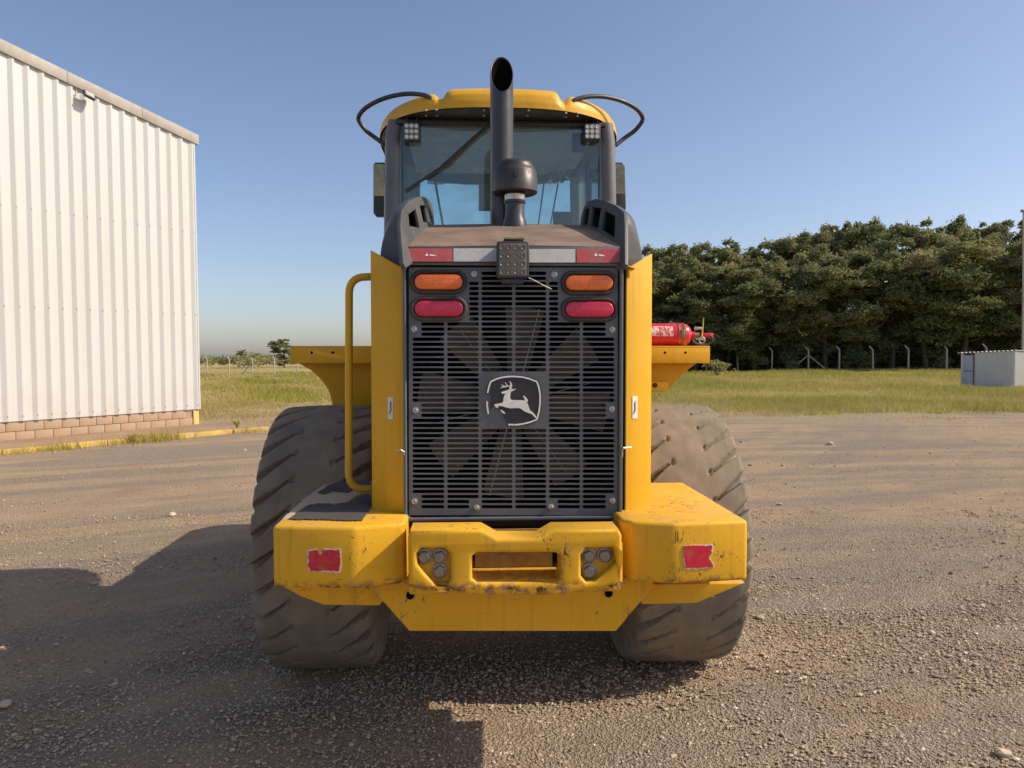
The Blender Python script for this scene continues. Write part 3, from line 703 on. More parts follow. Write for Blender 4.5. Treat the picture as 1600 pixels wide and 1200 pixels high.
# ---- tyres
def tyre_mesh():
    nu, nv = 960, 150; NB = 30
    prof = [(-.245, .34), (-.262, .40), (-.300, .48), (-.312, .56), (-.309, .62), (-.303, .675), (-.294, .708), (-.276, .726), (-.23, .735), (-.12, .742), (0, .745)]
    prof = prof + [(-a, b) for a, b in prof[-2::-1]]
    ls = [0]
    for a, b in zip(prof[:-1], prof[1:]): ls.append(ls[-1] + math.dist(a, b))
    def P(t):
        s = t * ls[-1]
        for i in range(len(ls) - 1):
            if s <= ls[i + 1] + 1e-9:
                k = (s - ls[i]) / (ls[i + 1] - ls[i]); a, b = prof[i], prof[i + 1]; return a[0] + (b[0] - a[0]) * k, a[1] + (b[1] - a[1]) * k
    PT = [P(j / nv) for j in range(nv + 1)]
    vs = []; per = 1.0 / NB
    for i in range(nu):
        u = i / nu; a = 2 * math.pi * u; ca, sa = math.cos(a), math.sin(a)
        for x, r in PT:
            dep = 0
            if r > .60:
                side = 0 if x < 0 else .5
                ax = abs(x); arc = (r > .60)
                # slanting grooves: same hand on both halves, hooked inner end
                cx = .172 * x
                ph = ((u + cx + side * per) / per) % 1.0; dd = min(ph, 1 - ph) * per * 2 * math.pi * .74
                inner = .105
                if ax > inner:
                    w = .009 + .022 * max(0, (ax - .15)) / .14
                    e = min(1, (ax - inner) / .012); dep = .036 * e * max(0, min(1, (w - dd) / .007))
                    dep *= .75 + .5 * min(1, (ax - inner) / .15)
                elif ax > inner - .020:
                    ph2 = ((u + cx + side * per + (.05 if x > 0 else -.05) * per) / per) % 1.0; d2 = min(ph2, 1 - ph2) * per * 2 * math.pi * .74
                    dep = .013 * max(0, min(1, (.020 - d2) / .005))
                wob = noise.noise((x * 18, ca * 9, sa * 9)) * .003
            else: wob = 0
            rr = (r - dep + wob) * 1.034; vs.append((x, rr * ca, rr * sa))
    fs = []; w = nv + 1
    for i in range(nu):
        k = (i + 1) % nu
        for j in range(nv): fs.append((i * w + j, k * w + j, k * w + j + 1, i * w + j + 1))
    mb = MB(); mb.v = vs; mb.f = fs; me = mb.mesh('tyre'); me.materials.append(MATS['tyre']); return me
TY = tyre_mesh()
rimm = MB().lathe([(.0, -.05), (.16, -.05), (.18, -.02), (.28, .02), (.30, .20), (.345, .235), (.345, .245), (.30, .245)], (0, 0, 0), 'X', 40)
rimm.lathe([(.345, -.245), (.33, -.24), (.30, -.2), (.29, .02)], (0, 0, 0), 'X', 40)
rimm.lathe([(.12, -.06), (.12, .10), (.10, .13), (0, .13)], (0, 0, 0), 'X', 24)
for k in range(10):
    a = 2 * math.pi * k / 10; rimm.lathe([(.016, -.03), (.016, .02)], (.0, .22 * math.cos(a), .22 * math.sin(a)), 'X', 6)
RIM = rimm.mesh('rim'); RIM.materials.append(MATS['rim_paint'])
for wy in (0, 2.95):
    for sx in (-1, 1):
        wh = empty('wheel', WL, (sx * (1.013 if sx < 0 else .992), wy, .712)); wh.rotation_euler = ((.13 if sx < 0 else .02) + wy, 0, 0)
        link('tyre', TY, None, wh, 60)
        r_ = link('rim', RIM, None, wh); r_.rotation_euler = (0, 0, 0 if sx > 0 else math.pi)
ax = MB()
for wy in (0, 2.95): ax.lathe([(.16, -.75), (.13, -.5), (.14, -.25), (.24, -.18), (.24, .18), (.14, .25), (.13, .5), (.16, .75)], (0, wy, .712), 'X', 24)
ax.build('axle', 'dark_metal', WL)

# ---- chassis (mostly hidden, throws the shadow)
fr = MB().box(-.42, .42, -1.40, 1.15, .62, 1.12)
fr.build('rear_frame', 'dark_metal', WL, .02)
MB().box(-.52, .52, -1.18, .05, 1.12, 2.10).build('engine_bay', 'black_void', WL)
MB().box(-.68, .68, .14, 1.2, 1.12, 1.62).build('cab_base', 'black_plastic', WL, .03)
for sx in (-1, 1): MB().box(min(sx * .60, sx * .95), max(sx * .60, sx * .95), 1.22, 1.9, .55, 1.72).build('access_step', 'black_plastic', WL, .02)
ff = MB().box(-.42, .42, 1.5, 3.6, .55, 1.15); ff.box(-.36, -.24, 1.62, 2.7, 1.15, 1.95); ff.box(.24, .36, 1.62, 2.7, 1.15, 1.95); ff.box(-.12, .12, 1.1, 1.6, .6, 1.1)
for sx in (-1, 1):
    MB().prism([(sx * .55, 1.75, 1.5), (sx * .55, 2.0, 1.62), (sx * .55, 3.45, 1.64), (sx * .55, 3.7, 1.5), (sx * .55, 3.68, 1.48), (sx * .55, 3.43, 1.61), (sx * .55, 2.01, 1.59), (sx * .55, 1.77, 1.48)], (sx * .56, 0, 0)).build('front_fender', 'black_plastic', WL)
ff.build('front_frame', 'yellow_paint', WL, .02)
for sx in (-1, 1):
    MB().prism([(sx * .42, 1.9, 1.65), (sx * .42, 1.9, 1.98), (sx * .42, 3.5, 1.8), (sx * .42, 4.5, .62), (sx * .42, 4.5, .38), (sx * .42, 3.3, 1.6)], (sx * .09, 0, 0)).build('lift_arm', 'yellow_paint', WL, .015)
    MB().tube([(sx * .3, 2.6, 1.0), (sx * .36, 3.5, 1.15)], [.06, .05], 14).build('lift_cylinder', 'dark_metal', WL)
MB().tube([(0, 2.5, 1.6), (0, 3.4, 1.5)], .065, 14).build('tilt_cylinder', 'yellow_paint', WL)
bk = MB()
pr = [(4.45, .95), (4.42, .5), (4.5, .2), (4.7, .06), (5.5, .05), (5.5, .075), (4.72, .1), (4.54, .24), (4.47, .5), (4.5, .97)]
bk.prism([(-1.3, y, z) for y, z in pr], (2.6, 0, 0))
for sx in (-1.3, 1.27): bk.prism([(sx, y, z) for y, z in [(4.48, .96), (4.46, .5), (4.52, .22), (4.7, .09), (5.45, .08), (5.1, .6)]], (.03, 0, 0))
bk.build('bucket', 'yellow_paint', WL)

# ---- counterweight
cw = empty('counterweight', WL, (0, 0, 0))
Z0, Z1 = .905, 1.140
planL = [(-.437, -1.725), (-.62, -1.790), (-.928, -1.752), (-.928, -.84), (-.437, -.84)]
planR = [(.395, -1.70), (.43, -1.748), (.585, -1.790), (.884, -1.752), (.884, -.84), (.395, -.84)]
for plan in (planL, planR):
    MB().prism([(x, y, Z0) for x, y in plan], (0, 0, Z1 - Z0)).build('side_block', 'yellow_cast', cw, .016, 3, 8)
# centre casting with tow slot and bolt pockets
yc = -1.818
outer = [(637, 840), (641, 829), (752, 828), (777, 842), (842, 842), (866, 828), (967, 827), (972, 837), (973, 911), (938, 920), (900, 925), (880, 931), (735, 931), (716, 925), (660, 920), (638, 914)]
slot = [(738, 870), (746, 864), (868, 864), (877, 870), (877, 905), (870, 911), (746, 911), (738, 905)]
pkL = [(651, 866), (658, 857), (695, 857), (704, 865), (705, 905), (697, 919), (685, 920), (662, 895), (652, 882)]
pkR = [(908, 868), (916, 857), (956, 856), (966, 864), (966, 878), (931, 909), (916, 910), (908, 901)]
plate('centre_block', [XZ(l, yc) for l in (outer, slot, pkL, pkR)], .075, 'yellow_cast', cw, face(yc + .075), .014, 3)
MB().box(-.42, .38, -1.79, -1.6, .88, .93).build('bottom_lip', 'yellow_cast', cw, .012, 2)
MB().box(-.17, .14, -1.60, -1.58, .93, 1.08).build('slot_back', 'shaded_dirty_yellow', cw)
MB().lathe([(.022, 0), (.022, .006)], (L(802, 872, -1.6).x, -1.606, 1.045), 'Y', 16).build('pin_hole', 'black_void', cw)
for lp in (pkL, pkR):
    q = XZ([(lp[0][0] - 8, 850), (lp[0][0] + 66, 850), (lp[0][0] + 66, 918), (lp[0][0] - 8, 918)], -1.79)
    plate('pocket_floor', [q], .006, 'yellow_cast', cw, face(-1.772))
HEX = MB().lathe([(.030, 0), (.030, .006), (.024, .008)], (0, 0, 0), 'Z', 20)
HEX.lathe([(.0235, .006), (.0235, .022), (.019, .026), (0, .026)], (0, 0, 0), 'Z', 6)
HEXM = HEX.mesh('bolt'); HEXM.materials.append(MATS['bolt_steel'])
for px, py in [(663, 870), (687, 870), (687, 893), (920, 869), (945, 868), (921, 893)]:
    q = L(px, py, -1.79); b = link('bolt', HEXM, None, cw, 30); b.location = (q.x, -1.779, q.z); b.rotation_euler = (R(90), random.random(), 0)
plate('lower_plate', [XZ([(578, 900), (583, 921), (640, 985), (962, 985), (1018, 918), (1024, 900)], -1.64)], .12, 'yellow_cast', cw, face(-1.53), .006, 2)
plate('lower_step', [XZ([(432, 914), (620, 914), (592, 948), (505, 947), (470, 934)], -1.58)], .30, 'yellow_cast', cw, face(-1.27), .008, 2)
plate('lower_step', [XZ([(985, 914), (1166, 912), (1124, 930), (1090, 944), (1005, 946)], -1.58)], .30, 'yellow_cast', cw, face(-1.27), .008, 2)
for px, py in ((641, 930), (951, 927)):
    q = L(px, py, -1.65); MB().lathe([(.016, 0), (.016, .004)], (q.x, -1.654, q.z), 'Y', 16).build('hole', 'black_void', cw)
# ragged red reflectors
def ragged(pts, amp, step=3.5):
    out = []
    for (a, b), (c, d) in zip(pts, pts[1:] + pts[:1]):
        n = max(1, int(math.dist((a, b), (c, d)) / step))
        for k in range(n):
            t = k / n; out.append((a + (c - a) * t + random.uniform(-amp, amp), b + (d - b) * t + random.uniform(-amp, amp)))
    return out
def on_plane(name, pts, p0, p1, off, mat, parent, half=.0008):
    p0v = Vector((p0[0], p0[1], 0)); dr = Vector((p1[0] - p0[0], p1[1] - p0[1], 0)).normalized(); n = Vector((dr.y, -dr.x, 0))
    uv = [((q - p0v).dot(dr), q.z) for q in (LP(a, b, p0, p1, off) for a, b in pts)]
    return plate(name, [uv], half, mat, parent, lambda u, v, w: p0v + dr * u + n * (off + w) + Vector((0, 0, v)))
rl = [(482, 861), (496, 859), (498, 866), (503, 866), (505, 859), (530, 859), (532, 880), (529, 893), (505, 892), (486, 892), (482, 886)]
rr_ = [(1069, 853), (1113, 852), (1112, 864), (1107, 870), (1113, 879), (1115, 885), (1090, 888), (1071, 888), (1069, 870)]
e0, e1 = planL[2], planL[1]
on_plane('reflector_backing', ragged([(a + (2 if a > 505 else -1.5), b + (1.5 if b > 872 else -1.5)) for a, b in rl], 1.0), e0, e1, .0015, 'white_decal', cw)
on_plane('reflector', ragged(rl, 1.1), e0, e1, .0035, 'red_reflector', cw)
e0, e1 = planR[2], planR[3]
on_plane('reflector_backing', ragged([(a + (1.5 if a > 1090 else -1.5), b + (1.2 if b > 870 else -1.2)) for a, b in rr_], 1.0), e0, e1, .0015, 'white_decal', cw)
on_plane('reflector', ragged(rr_, 1.1), e0, e1, .0035, 'red_reflector', cw)
# peeling grip tape on the left step
def flat(name, pts, z, mat, amp=.8):
    q = [(p.x, p.y) for p in (LZ(a, b, z) for a, b in ragged(pts, amp, 4))]
    return plate(name, [q], .001, mat, cw, lambda u, v, w: (u, v, z + w))
flat('tape_residue', [(441, 811), (452, 801), (476, 779), (507, 757), (540, 753), (581, 751), (581, 765), (560, 771), (548, 781), (540, 785), (505, 789), (485, 788), (466, 797), (452, 811)], Z1 + .0015, 'tape_residue')
flat('grip_tape', [(451, 811), (566, 813), (579, 794), (580, 772), (566, 771), (547, 784), (522, 788), (505, 786), (484, 788), (466, 800)], Z1 + .0045, 'grip_tape')
flat('grip_tape', [(506, 772), (522, 767), (542, 770), (556, 764), (580, 758), (580, 751), (528, 753), (512, 759), (496, 770)], Z1 + .0045, 'grip_tape')

# ---- side panels of the engine hood
for sx, c in ((-1, [(632, 419), (581, 391), (579, 795), (629, 804)]), (1, [(979, 420), (1020, 396), (1016, 793), (978, 800)])):
    a, b = L(*c[0], -1.535), L(*c[1], -1.455); d_, e_ = L(*c[2], -1.455), L(*c[3], -1.535)
    a.x = e_.x = (a.x + e_.x) / 2; b.x = d_.x = (b.x + d_.x) / 2
    sp = empty('side_panel', WL)
    MB().prism([a, b, d_, e_], (-sx * .004, .007, 0)).build('rear_leaf', 'yellow_paint', sp, .002, 2)
    MB().box(min(b.x, b.x - sx * .025), max(b.x, b.x - sx * .025), -1.43, -.05, d_.z + .012, b.z - .02).build('side_leaf', 'yellow_paint', sp, .006, 2)
    MB().box(min(a.x, a.x + sx * .012), max(a.x, a.x + sx * .012), -1.545, -1.50, a.z - .035, a.z + .012).build('flange', 'yellow_paint', sp, .002)
    st = [(606, 620), (614, 620), (614, 655), (606, 655)] if sx < 0 else [(988, 619), (996, 619), (996, 654), (988, 654)]
    pp = ((b.x, b.y), (a.x, a.y)) if sx < 0 else ((a.x, a.y), (b.x, b.y))
    on_plane('sticker', st, *pp, .002, 'white_decal', sp)
    x0 = st[0][0]
    on_plane('sticker_arrow', [(x0 + 3.5, 630), (x0 + 5, 626), (x0 + 5, 642), (x0 + 3, 645), (x0 + 3, 648), (x0 + 2, 644), (x0 + 4, 641)], *pp, .0045, 'ink', sp, .0005)
# grab handle
def fillet(pts, r, n=6):
    pts = [Vector(p) for p in pts]; out = [pts[0]]
    for i in range(1, len(pts) - 1):
        p = pts[i]; a = p + (pts[i - 1] - p).normalized() * r; b = p + (pts[i + 1] - p).normalized() * r
        for k in range(n + 1):
            t = k / n; out.append(a * (1 - t) ** 2 + p * 2 * t * (1 - t) + b * t * t)
    out.append(pts[-1]); return out
def spline(p, n=5):
    out = []
    for i in range(len(p) - 1):
        a, b, c_, d = p[max(0, i - 1)], p[i], p[i + 1], p[min(len(p) - 1, i + 2)]
        for k in range(n):
            t = k / n; out.append(.5 * ((2 * b) + (c_ - a) * t + (2 * a - 5 * b + 4 * c_ - d) * t * t + (3 * b - a - 3 * c_ + d) * t ** 3))
    return out + [p[-1]]
h1, h2 = L(545.5, 432, -1.30), L(545, 765, -1.30)
MB().tube(fillet([(-.57, -1.28, h1.z), (h1.x, -1.30, h1.z), (h2.x, -1.30, h2.z), (-.57, -1.28, h2.z)], .075, 7), .0165, 14).build('grab_handle', 'yellow_paint', WL)

# ---- grille
gy_ = -1.55
gr = empty('grille', WL)
plate('frame', [rrect(*[XZ([(631.5, 818)], gy_)[0][0], XZ([(973, 410)], gy_)[0][0], XZ([(800, 812)], gy_)[0][1], XZ([(800, 410)], gy_)[0][1]], .03),
                rrect(*[XZ([(636.5, 818)], gy_)[0][0], XZ([(967.5, 410)], gy_)[0][0], XZ([(800, 807)], gy_)[0][1], XZ([(800, 415.5)], gy_)[0][1]], .022)], .03, 'grille_plastic', gr, face(gy_ + .012), .004, 2)
rows = [427 + i * 7.93 for i in range(47)]
cols = [(644.4, 694.4), (698.6, 748.2), (752.2, 800.8), (804.8, 853.6), (857.6, 906.4), (910.4, 960)]
slots = []
for i, y in enumerate(rows):
    for c, (a, b) in enumerate(cols):
        if y < 503:
            if c in (0, 5): continue
            if c == 1:
                if i < 2: continue
                a = 732.8
            if c == 4:
                if i < 2: continue
                b = 872.5
        if 580 < y < 669 and c in (2, 3): continue
        short = (503 < y < 526) or (630 < y < 651) or i >= 44
        if short and c == 0: a = 658
        if short and c == 5: b = 947
        if i >= 45 and c == 1: b = 733.5
        if i >= 45 and c == 4: a = 871
        slots.append((i, a, b))
gp = MB(); GX0, GX1, GY0, GY1 = 639, 965.5, 418, 805; PH = 7.93 / 2
def gface(pts, w=0): gp.add([(lambda q: (q.x, gy_ + w, q.z))(L(a, b, gy_)) for a, b in pts], [tuple(range(len(pts)))])
def gquad(x0, x1, y0, y1):
    if x1 - x0 > .01 and y1 - y0 > .01: gface([(x0, y0), (x1, y0), (x1, y1), (x0, y1)])
gquad(GX0, GX1, GY0, rows[0] - PH); gquad(GX0, GX1, rows[-1] + PH, GY1)
for i, y in enumerate(rows):
    y0, y1 = y - PH, y + PH; cur = GX0; h = 2.7
    for _, a, b in sorted(s for s in slots if s[0] == i):
        ca, cb_ = a - 1.0, b + 1.0; gquad(cur, ca, y0, y1); cur = cb_
        arcR = [(b - h + h * math.cos(t), y + h * math.sin(t)) for t in np.linspace(0, math.pi / 2, 5)]
        arcL = [(a + h - h * math.cos(t), y + h * math.sin(t)) for t in np.linspace(0, math.pi / 2, 5)]
        low_ = arcR + arcL[::-1]                          # right end -> below -> left end
        upp = [(p, 2 * y - q) for p, q in low_]
        gface([(ca, y), (ca, y1), (cb_, y1), (cb_, y)] + low_); gface([(ca, y), (ca, y0), (cb_, y0), (cb_, y)] + upp)
        ring = low_ + upp[::-1][1:-1]; n_ = len(ring)
        fr_ = [(lambda q: (q.x, gy_, q.z))(L(p, q_, gy_)) for p, q_ in ring]
        gp.add(fr_ + [(x, gy_ + .012, z) for x, _, z in fr_], [(k, (k + 1) % n_, n_ + (k + 1) % n_, n_ + k) for k in range(n_)])
    gquad(cur, GX1, y0, y1)
gpm = bpy.data.meshes.new('slotted_panel'); gpm.from_pydata(gp.v, [], gp.f)
link('slotted_panel', gpm, 'grille_plastic', gr, 50)
SCR = MB().lathe([(.0125, 0), (.0125, .003), (.010, .004)], (0, 0, 0), 'Z', 16); SCR.lathe([(.008, .003), (.008, .010), (.0055, .0115), (.004, .0075), (0, .0075)], (0, 0, 0), 'Z', 12)
SCRM = SCR.mesh('screw'); SCRM.materials.append(MATS['zinc'])
for px, py in [(741, 428), (866, 429), (647, 514), (956.5, 515), (649.5, 641), (956, 639), (648, 783), (957, 782), (745, 793), (861, 792)]:
    q = L(px, py, gy_); s_ = link('screw', SCRM, None, gr, 30); s_.location = (q.x, gy_ - .001, q.z); s_.rotation_euler = (R(90), random.random() * 3, 0)
# leaping deer emblem, lower left corner worn away
def emb(pts): return [(735 + a / 10, 565 + b / 10) for a, b in pts]
em = empty('emblem', WL)
back = [(238, 500), (262, 400), (298, 295), (400, 248), (520, 215), (680, 205), (830, 218), (950, 250), (1060, 295), (1095, 400), (1115, 520), (1115, 650), (1095, 790), (1060, 920), (950, 970), (820, 1000), (720, 1010), (590, 1005), (560, 920), (520, 840), (460, 745), (440, 720), (370, 690), (300, 750), (312, 700), (300, 640), (330, 560), (300, 510)]
plate('emblem_backing', [XZ(emb(back), gy_)], .0006, 'emblem_black', em, face(gy_ - .0040))
deer = [(480, 485), (490, 470), (520, 462), (560, 452), (600, 435), (610, 410), (606, 388), (585, 387), (560, 398), (520, 402), (490, 408), (465, 419), (470, 408), (495, 390), (510, 379), (490, 368), (478, 360), (500, 362), (520, 373), (545, 380), (566, 376), (552, 350), (535, 325), (547, 325), (566, 345), (580, 370), (600, 377), (620, 366), (622, 340), (605, 305), (618, 303), (640, 330), (651, 365), (648, 400), (641, 427), (665, 430), (710, 422), (690, 440), (658, 460), (636, 465), (626, 500), (620, 550), (628, 585), (650, 598), (720, 600), (800, 602), (848, 606), (842, 580), (820, 530), (838, 530), (870, 560), (895, 595), (898, 615), (881, 630), (900, 670), (915, 720), (932, 762), (970, 785), (1000, 820), (1042, 880), (1030, 892), (1000, 865), (960, 820), (900, 800), (840, 775), (795, 740), (765, 725), (700, 725), (620, 728), (560, 715), (510, 700), (460, 690), (432, 692), (440, 716), (410, 718), (385, 700), (370, 672), (390, 662), (440, 655), (500, 640), (512, 615), (515, 570), (530, 530), (545, 505), (520, 500), (495, 500)]
plate('deer', [XZ(emb(deer), gy_)], .0006, 'emblem_white', em, face(gy_ - .0062))
plate('deer_leg', [XZ(emb([(465, 760), (480, 752), (520, 775), (545, 805), (530, 815), (495, 795)]), gy_)], .0006, 'emblem_white', em, face(gy_ - .0062))
def band(pts, w):
    v = [Vector(p) for p in pts]; l, r = [], []
    for i, p in enumerate(v):
        t = (v[min(i + 1, len(v) - 1)] - v[max(0, i - 1)]).normalized(); n = Vector((-t.y, t.x)) * w / 2; l.append(p + n); r.append(p - n)
    return [(p.x, p.y) for p in l + r[::-1]]
for pc in ([(267, 490), (290, 390), (318, 312), (400, 272), (500, 245), (590, 233), (680, 230), (820, 242), (930, 270), (1036, 312), (1068, 400), (1088, 520), (1088, 640), (1070, 780), (1038, 902), (940, 942), (820, 972), (720, 985), (590, 982)], [(262, 620), (260, 680), (270, 750), (282, 815)]):
    plate('emblem_border', [XZ(emb(band(pc, 25)), gy_)], .0006, 'emblem_white', em, face(gy_ - .0062))
# black surround, cavity, shroud and fan behind the slots
plate('surround', [XZ([(620, 405), (983, 405), (983, 822), (620, 822)], -1.50), XZ([(640, 420), (965, 420), (965, 803), (640, 803)], -1.50)], .04, 'black_plastic', WL, face(-1.47), .004)
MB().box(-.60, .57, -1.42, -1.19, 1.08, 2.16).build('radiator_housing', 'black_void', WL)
fc = L(803, 628, -1.48); fan = empty('cooling_fan', WL, (fc.x, -1.475, fc.z))
for k in range(8):
    a0 = 2 * math.pi * k / 8 + .12
    def bl(u, v, a0=a0):
        r = .07 + .325 * u; wd = .045 + .06 * u; t = (v - .5) * wd * 2; a = a0 + t / r * .8
        return (r * math.sin(a), -.018 + .034 * (v - .5) * 2 + .008 * math.sin(v * 3.14), r * math.cos(a))
    mb = MB().grid(bl, 8, 5); mb.build('fan_blade', 'fan_dusty', fan)
MB().lathe([(0, -.03), (.07, -.03), (.085, -.015), (.085, .03)], (0, 0, 0), 'Y', 28).build('fan_hub', 'fan_dusty', fan)
for k in range(6):
    a = 2 * math.pi * (k + .3) / 6; MB().tube([(.05 * math.sin(a), -.045, .05 * math.cos(a)), (.33 * math.sin(a), -.05, .40 * math.cos(a))], .0022, 6).build('guard_wire', 'zinc', fan)
# latches
MB().tube([L(618, 704, -1.56), L(627, 703, -1.57), L(631, 706, -1.57), L(632, 716, -1.56)], .0035, 8).build('latch', 'zinc', WL)
MB().tube([L(986, 699, -1.56), L(974, 700, -1.575), L(972, 704, -1.575), L(972, 714, -1.56)], .004, 8).build('latch', 'zinc', WL)

# ---- tail lights
for (a, b, c, d), mt in (((648, 723, 429, 452.5), 'lens_amber'), ((648, 723.5, 470.5, 494.5), 'lens_red'), ((883, 957, 430.5, 454), 'lens_amber'), ((883, 958, 472, 495.5), 'lens_red')):
    tl = empty('tail_light', WL)
    tag(tl, 'amber oval tail light' if 'amber' in mt else 'red oval tail light')
    cap = lambda g_: XZ(capsule(a - g_, b + g_, c - g_, d + g_, 10), gy_)
    plate('lens', [cap(0)], .016, mt, tl, face(gy_ - .004), .007, 3)
    plate('rubber_ring', [cap(7.5), cap(1.2)], .012, 'rubber', tl, face(gy_ - .004), .008, 3)
# ---- hood top with reflective tape
ht = empty('hood', WL)
fl0, fl1 = L(637, 386, -1.55), L(675, 351.5, -.87); fr0, fr1 = L(972, 386, -1.55), L(907, 352, -.87)
def hoodtop(u, v):
    a = fl0 + (fl1 - fl0) * v; b = fr0 + (fr1 - fr0) * v; p = a + (b - a) * u
    p.z += .012 * math.sin(math.pi * v) + .006 * math.sin(math.pi * u); return p
hm = MB().grid(hoodtop, 16, 12); hm.build('top_skin', 'hood_top', ht)
lowz = L(800, 411.5, -1.565).z
MB().prism([(fl0.x - .004, -1.575, lowz), (fr0.x + .004, -1.575, lowz), (fr0.x + .002, -1.552, fr0.z + .004), (fl0.x - .002, -1.552, fl0.z + .004)], (0, .05, 0)).build('rear_band', 'fin_plastic', ht, .006, 2)
MB().box(fl1.x, fr1.x, -.875, .0, 2.3, fl1.z).build('upper_deck', 'fin_plastic', ht, .01)
def bandpos(px, py, off=.003):
    q = L(px, py, -1.575); t = (q.z - lowz) / (fl0.z - lowz); return L(px, py, -1.575 + .023 * t - off)
for x0, x1, mt in ((638.5, 707, 'red_tape'), (708.5, 777, 'white_tape'), (827, 899, 'white_tape'), (901, 969, 'red_tape')):
    yt = 388 if x0 < 800 else 389; yb = 408.5 if x0 < 800 else 410
    MB().prism([bandpos(x0, yb), bandpos(x1, yb), bandpos(x1, yt), bandpos(x0, yt)], (0, .0015, 0)).build('reflective_tape', mt, ht)
for cx in (673, 937):
    MB().prism([bandpos(cx - 9, 400, .0045), bandpos(cx - 3, 400, .0045), bandpos(cx - 6, 394.5, .0045)], (0, .001, 0)).build('tape_mark', 'white_decal', ht)
    MB().prism([bandpos(cx - 1.5, 400, .0045), bandpos(cx + 8, 400.2, .0045), bandpos(cx + 8, 398.8, .0045), bandpos(cx - 1.5, 397, .0045)], (0, .001, 0)).build('tape_mark', 'white_decal', ht)
# ventilated fins on both shoulders of the hood
def fin(sx, prof, wins, A, B, T_, xo):
    f = empty('shoulder_fin', WL)
    du = (B - A).normalized(); dv = (T_ - A); dv = (dv - du * dv.dot(du)).normalized(); n = du.cross(dv)
    if n.x * sx > 0: n = -n                     # towards the machine's centre
    def hit(px, py):
        d = LR(px, py); q = OL + d * ((A - OL).dot(n) / d.dot(n)) - A; return (q.dot(du), q.dot(dv))
    uv = lambda pts: [hit(*p) for p in pts]
    pu = uv(prof); base = [(pu[-1][0], pu[-1][1] - .10), (pu[0][0], pu[0][1] - .02)]
    plate('inner_wall', [pu + base] + [uv(w) for w in wins], .009, 'fin_plastic', f, lambda u, v, w: A + du * u + dv * v + n * (w - .009), .003, 2)
    dense = []
    for (a, b), (c_, d) in zip(pu[:-1], pu[1:]):
        for k in range(4): dense.append((a + (c_ - a) * k / 4, b + (d - b) * k / 4))
    dense.append(pu[-1])
    def skin(i, j):
        u, v = dense[min(len(dense) - 1, int(round(i * (len(dense) - 1))))]; p = A + du * u + dv * v - n * .004; zb = 2.135 - .05 * i
        q = Vector((xo, p.y + .02 + .13 * (1 - i) ** 2, zb)); a = j * math.pi / 2
        xx = p.x + (q.x - p.x) * math.sin(a) ** .8; yy = p.y + (q.y - p.y) * math.sin(a); k_ = (abs(xx) - .45) / .13
        if k_ > -.15: yy = max(yy, -1.535 + .08 * min(1, k_) + (.05 if sx < 0 else .075) * min(1, (k_ + .15) * 5))      # tucked behind the yellow side panel
        return (xx, yy, zb + (p.z - zb) * max(0, math.cos(a)) ** .65)
    MB().grid(skin, len(dense) - 1, 12).build('outer_skin', 'fin_plastic', f, smooth=50)
    rear = [skin(0, j / 12) for j in range(13)]
    MB().add(rear + [(rear[0][0], rear[0][1], 2.13)], [tuple(range(14))]).build('rear_cap', 'fin_plastic', f)
finL = [(631, 411), (628, 380), (626, 350), (627.5, 329), (637, 315), (649, 308), (660, 306.5), (668, 309.5), (674, 317), (677.5, 331), (679, 351)]
winL = [[(638.5, 335), (650, 326), (656.5, 356), (640, 352.5)], [(656, 321), (664.5, 320.5), (669, 348), (661.5, 346)], [(670, 321.5), (672.5, 324.5), (676.5, 348.5), (674, 347.5)]]
finR = [(976, 412), (976, 380), (976, 350), (974.5, 331), (962, 321), (945, 313), (930, 310.5), (919, 314), (912, 324), (908, 338), (905.5, 352)]
winR = [[(944.5, 329.5), (961, 337), (959.5, 371), (939, 358)], [(926, 323), (939, 325), (934, 356), (921.5, 352)], [(914, 326), (920.5, 325), (917.5, 351), (909.5, 351)]]
fin(-1, finL, winL, L(637, 386, -1.56), L(676, 351, -.87), L(627, 333, -1.44), -.562)
fin(1, finR, winR, L(974, 386, -1.56), L(906, 352, -.87), L(976, 336, -1.44), .546)

# ---- exhaust stack and air pre-cleaner
ep = L(784, 352, -.86); zt = L(784, 83, -.86).z; zb_ = L(784, 143, -.92).z; r_ = .0565
ex = empty('exhaust_pipe', WL, (ep.x, -.86, 0))
def stack(rad):
    def fn(u, v):
        a = 2 * math.pi * u; y = rad * math.cos(a); x = rad * math.sin(a)
        top = zb_ + (zt - zb_) * (y + r_) / (2 * r_); return (x, y, 2.36 + (top - 2.36) * v)
    return fn
MB().grid(stack(r_), 36, 1, True).build('outer_tube', 'pipe_grey', ex)
MB().grid(stack(r_ - .004), 36, 1, True).build('inner_tube', 'black_void', ex)
rm = []
for k in range(37):
    a = 2 * math.pi * k / 36; y = r_ * math.cos(a); rm.append(((r_ - .002) * math.sin(a), (r_ - .002) * math.cos(a), zb_ + (zt - zb_) * (y + r_) / (2 * r_)))
MB().tube(rm, .003, 6, False).build('cut_rim', 'dark_metal', ex)
q = L(804, 352, -.95); z_ = lambda py: L(804, py, -1.0).z
pc = empty('air_precleaner', WL, (q.x, -.97, 0))
rc = .105
MB().lathe([(0, z_(247)), (.05, z_(248)), (.078, z_(252)), (.086, z_(256)), (.088, z_(258.5)), (.092, z_(259)), (.096, z_(263.5)), (.098, z_(264)), (.104, z_(269)), (rc, z_(275)), (rc + .002, z_(276)), (rc + .003, z_(299)), (rc - .005, z_(301)), (rc - .012, z_(300)), (.05, z_(298))], (0, 0, 0), 'Z', 48).build('cap', 'dark_metal', pc)
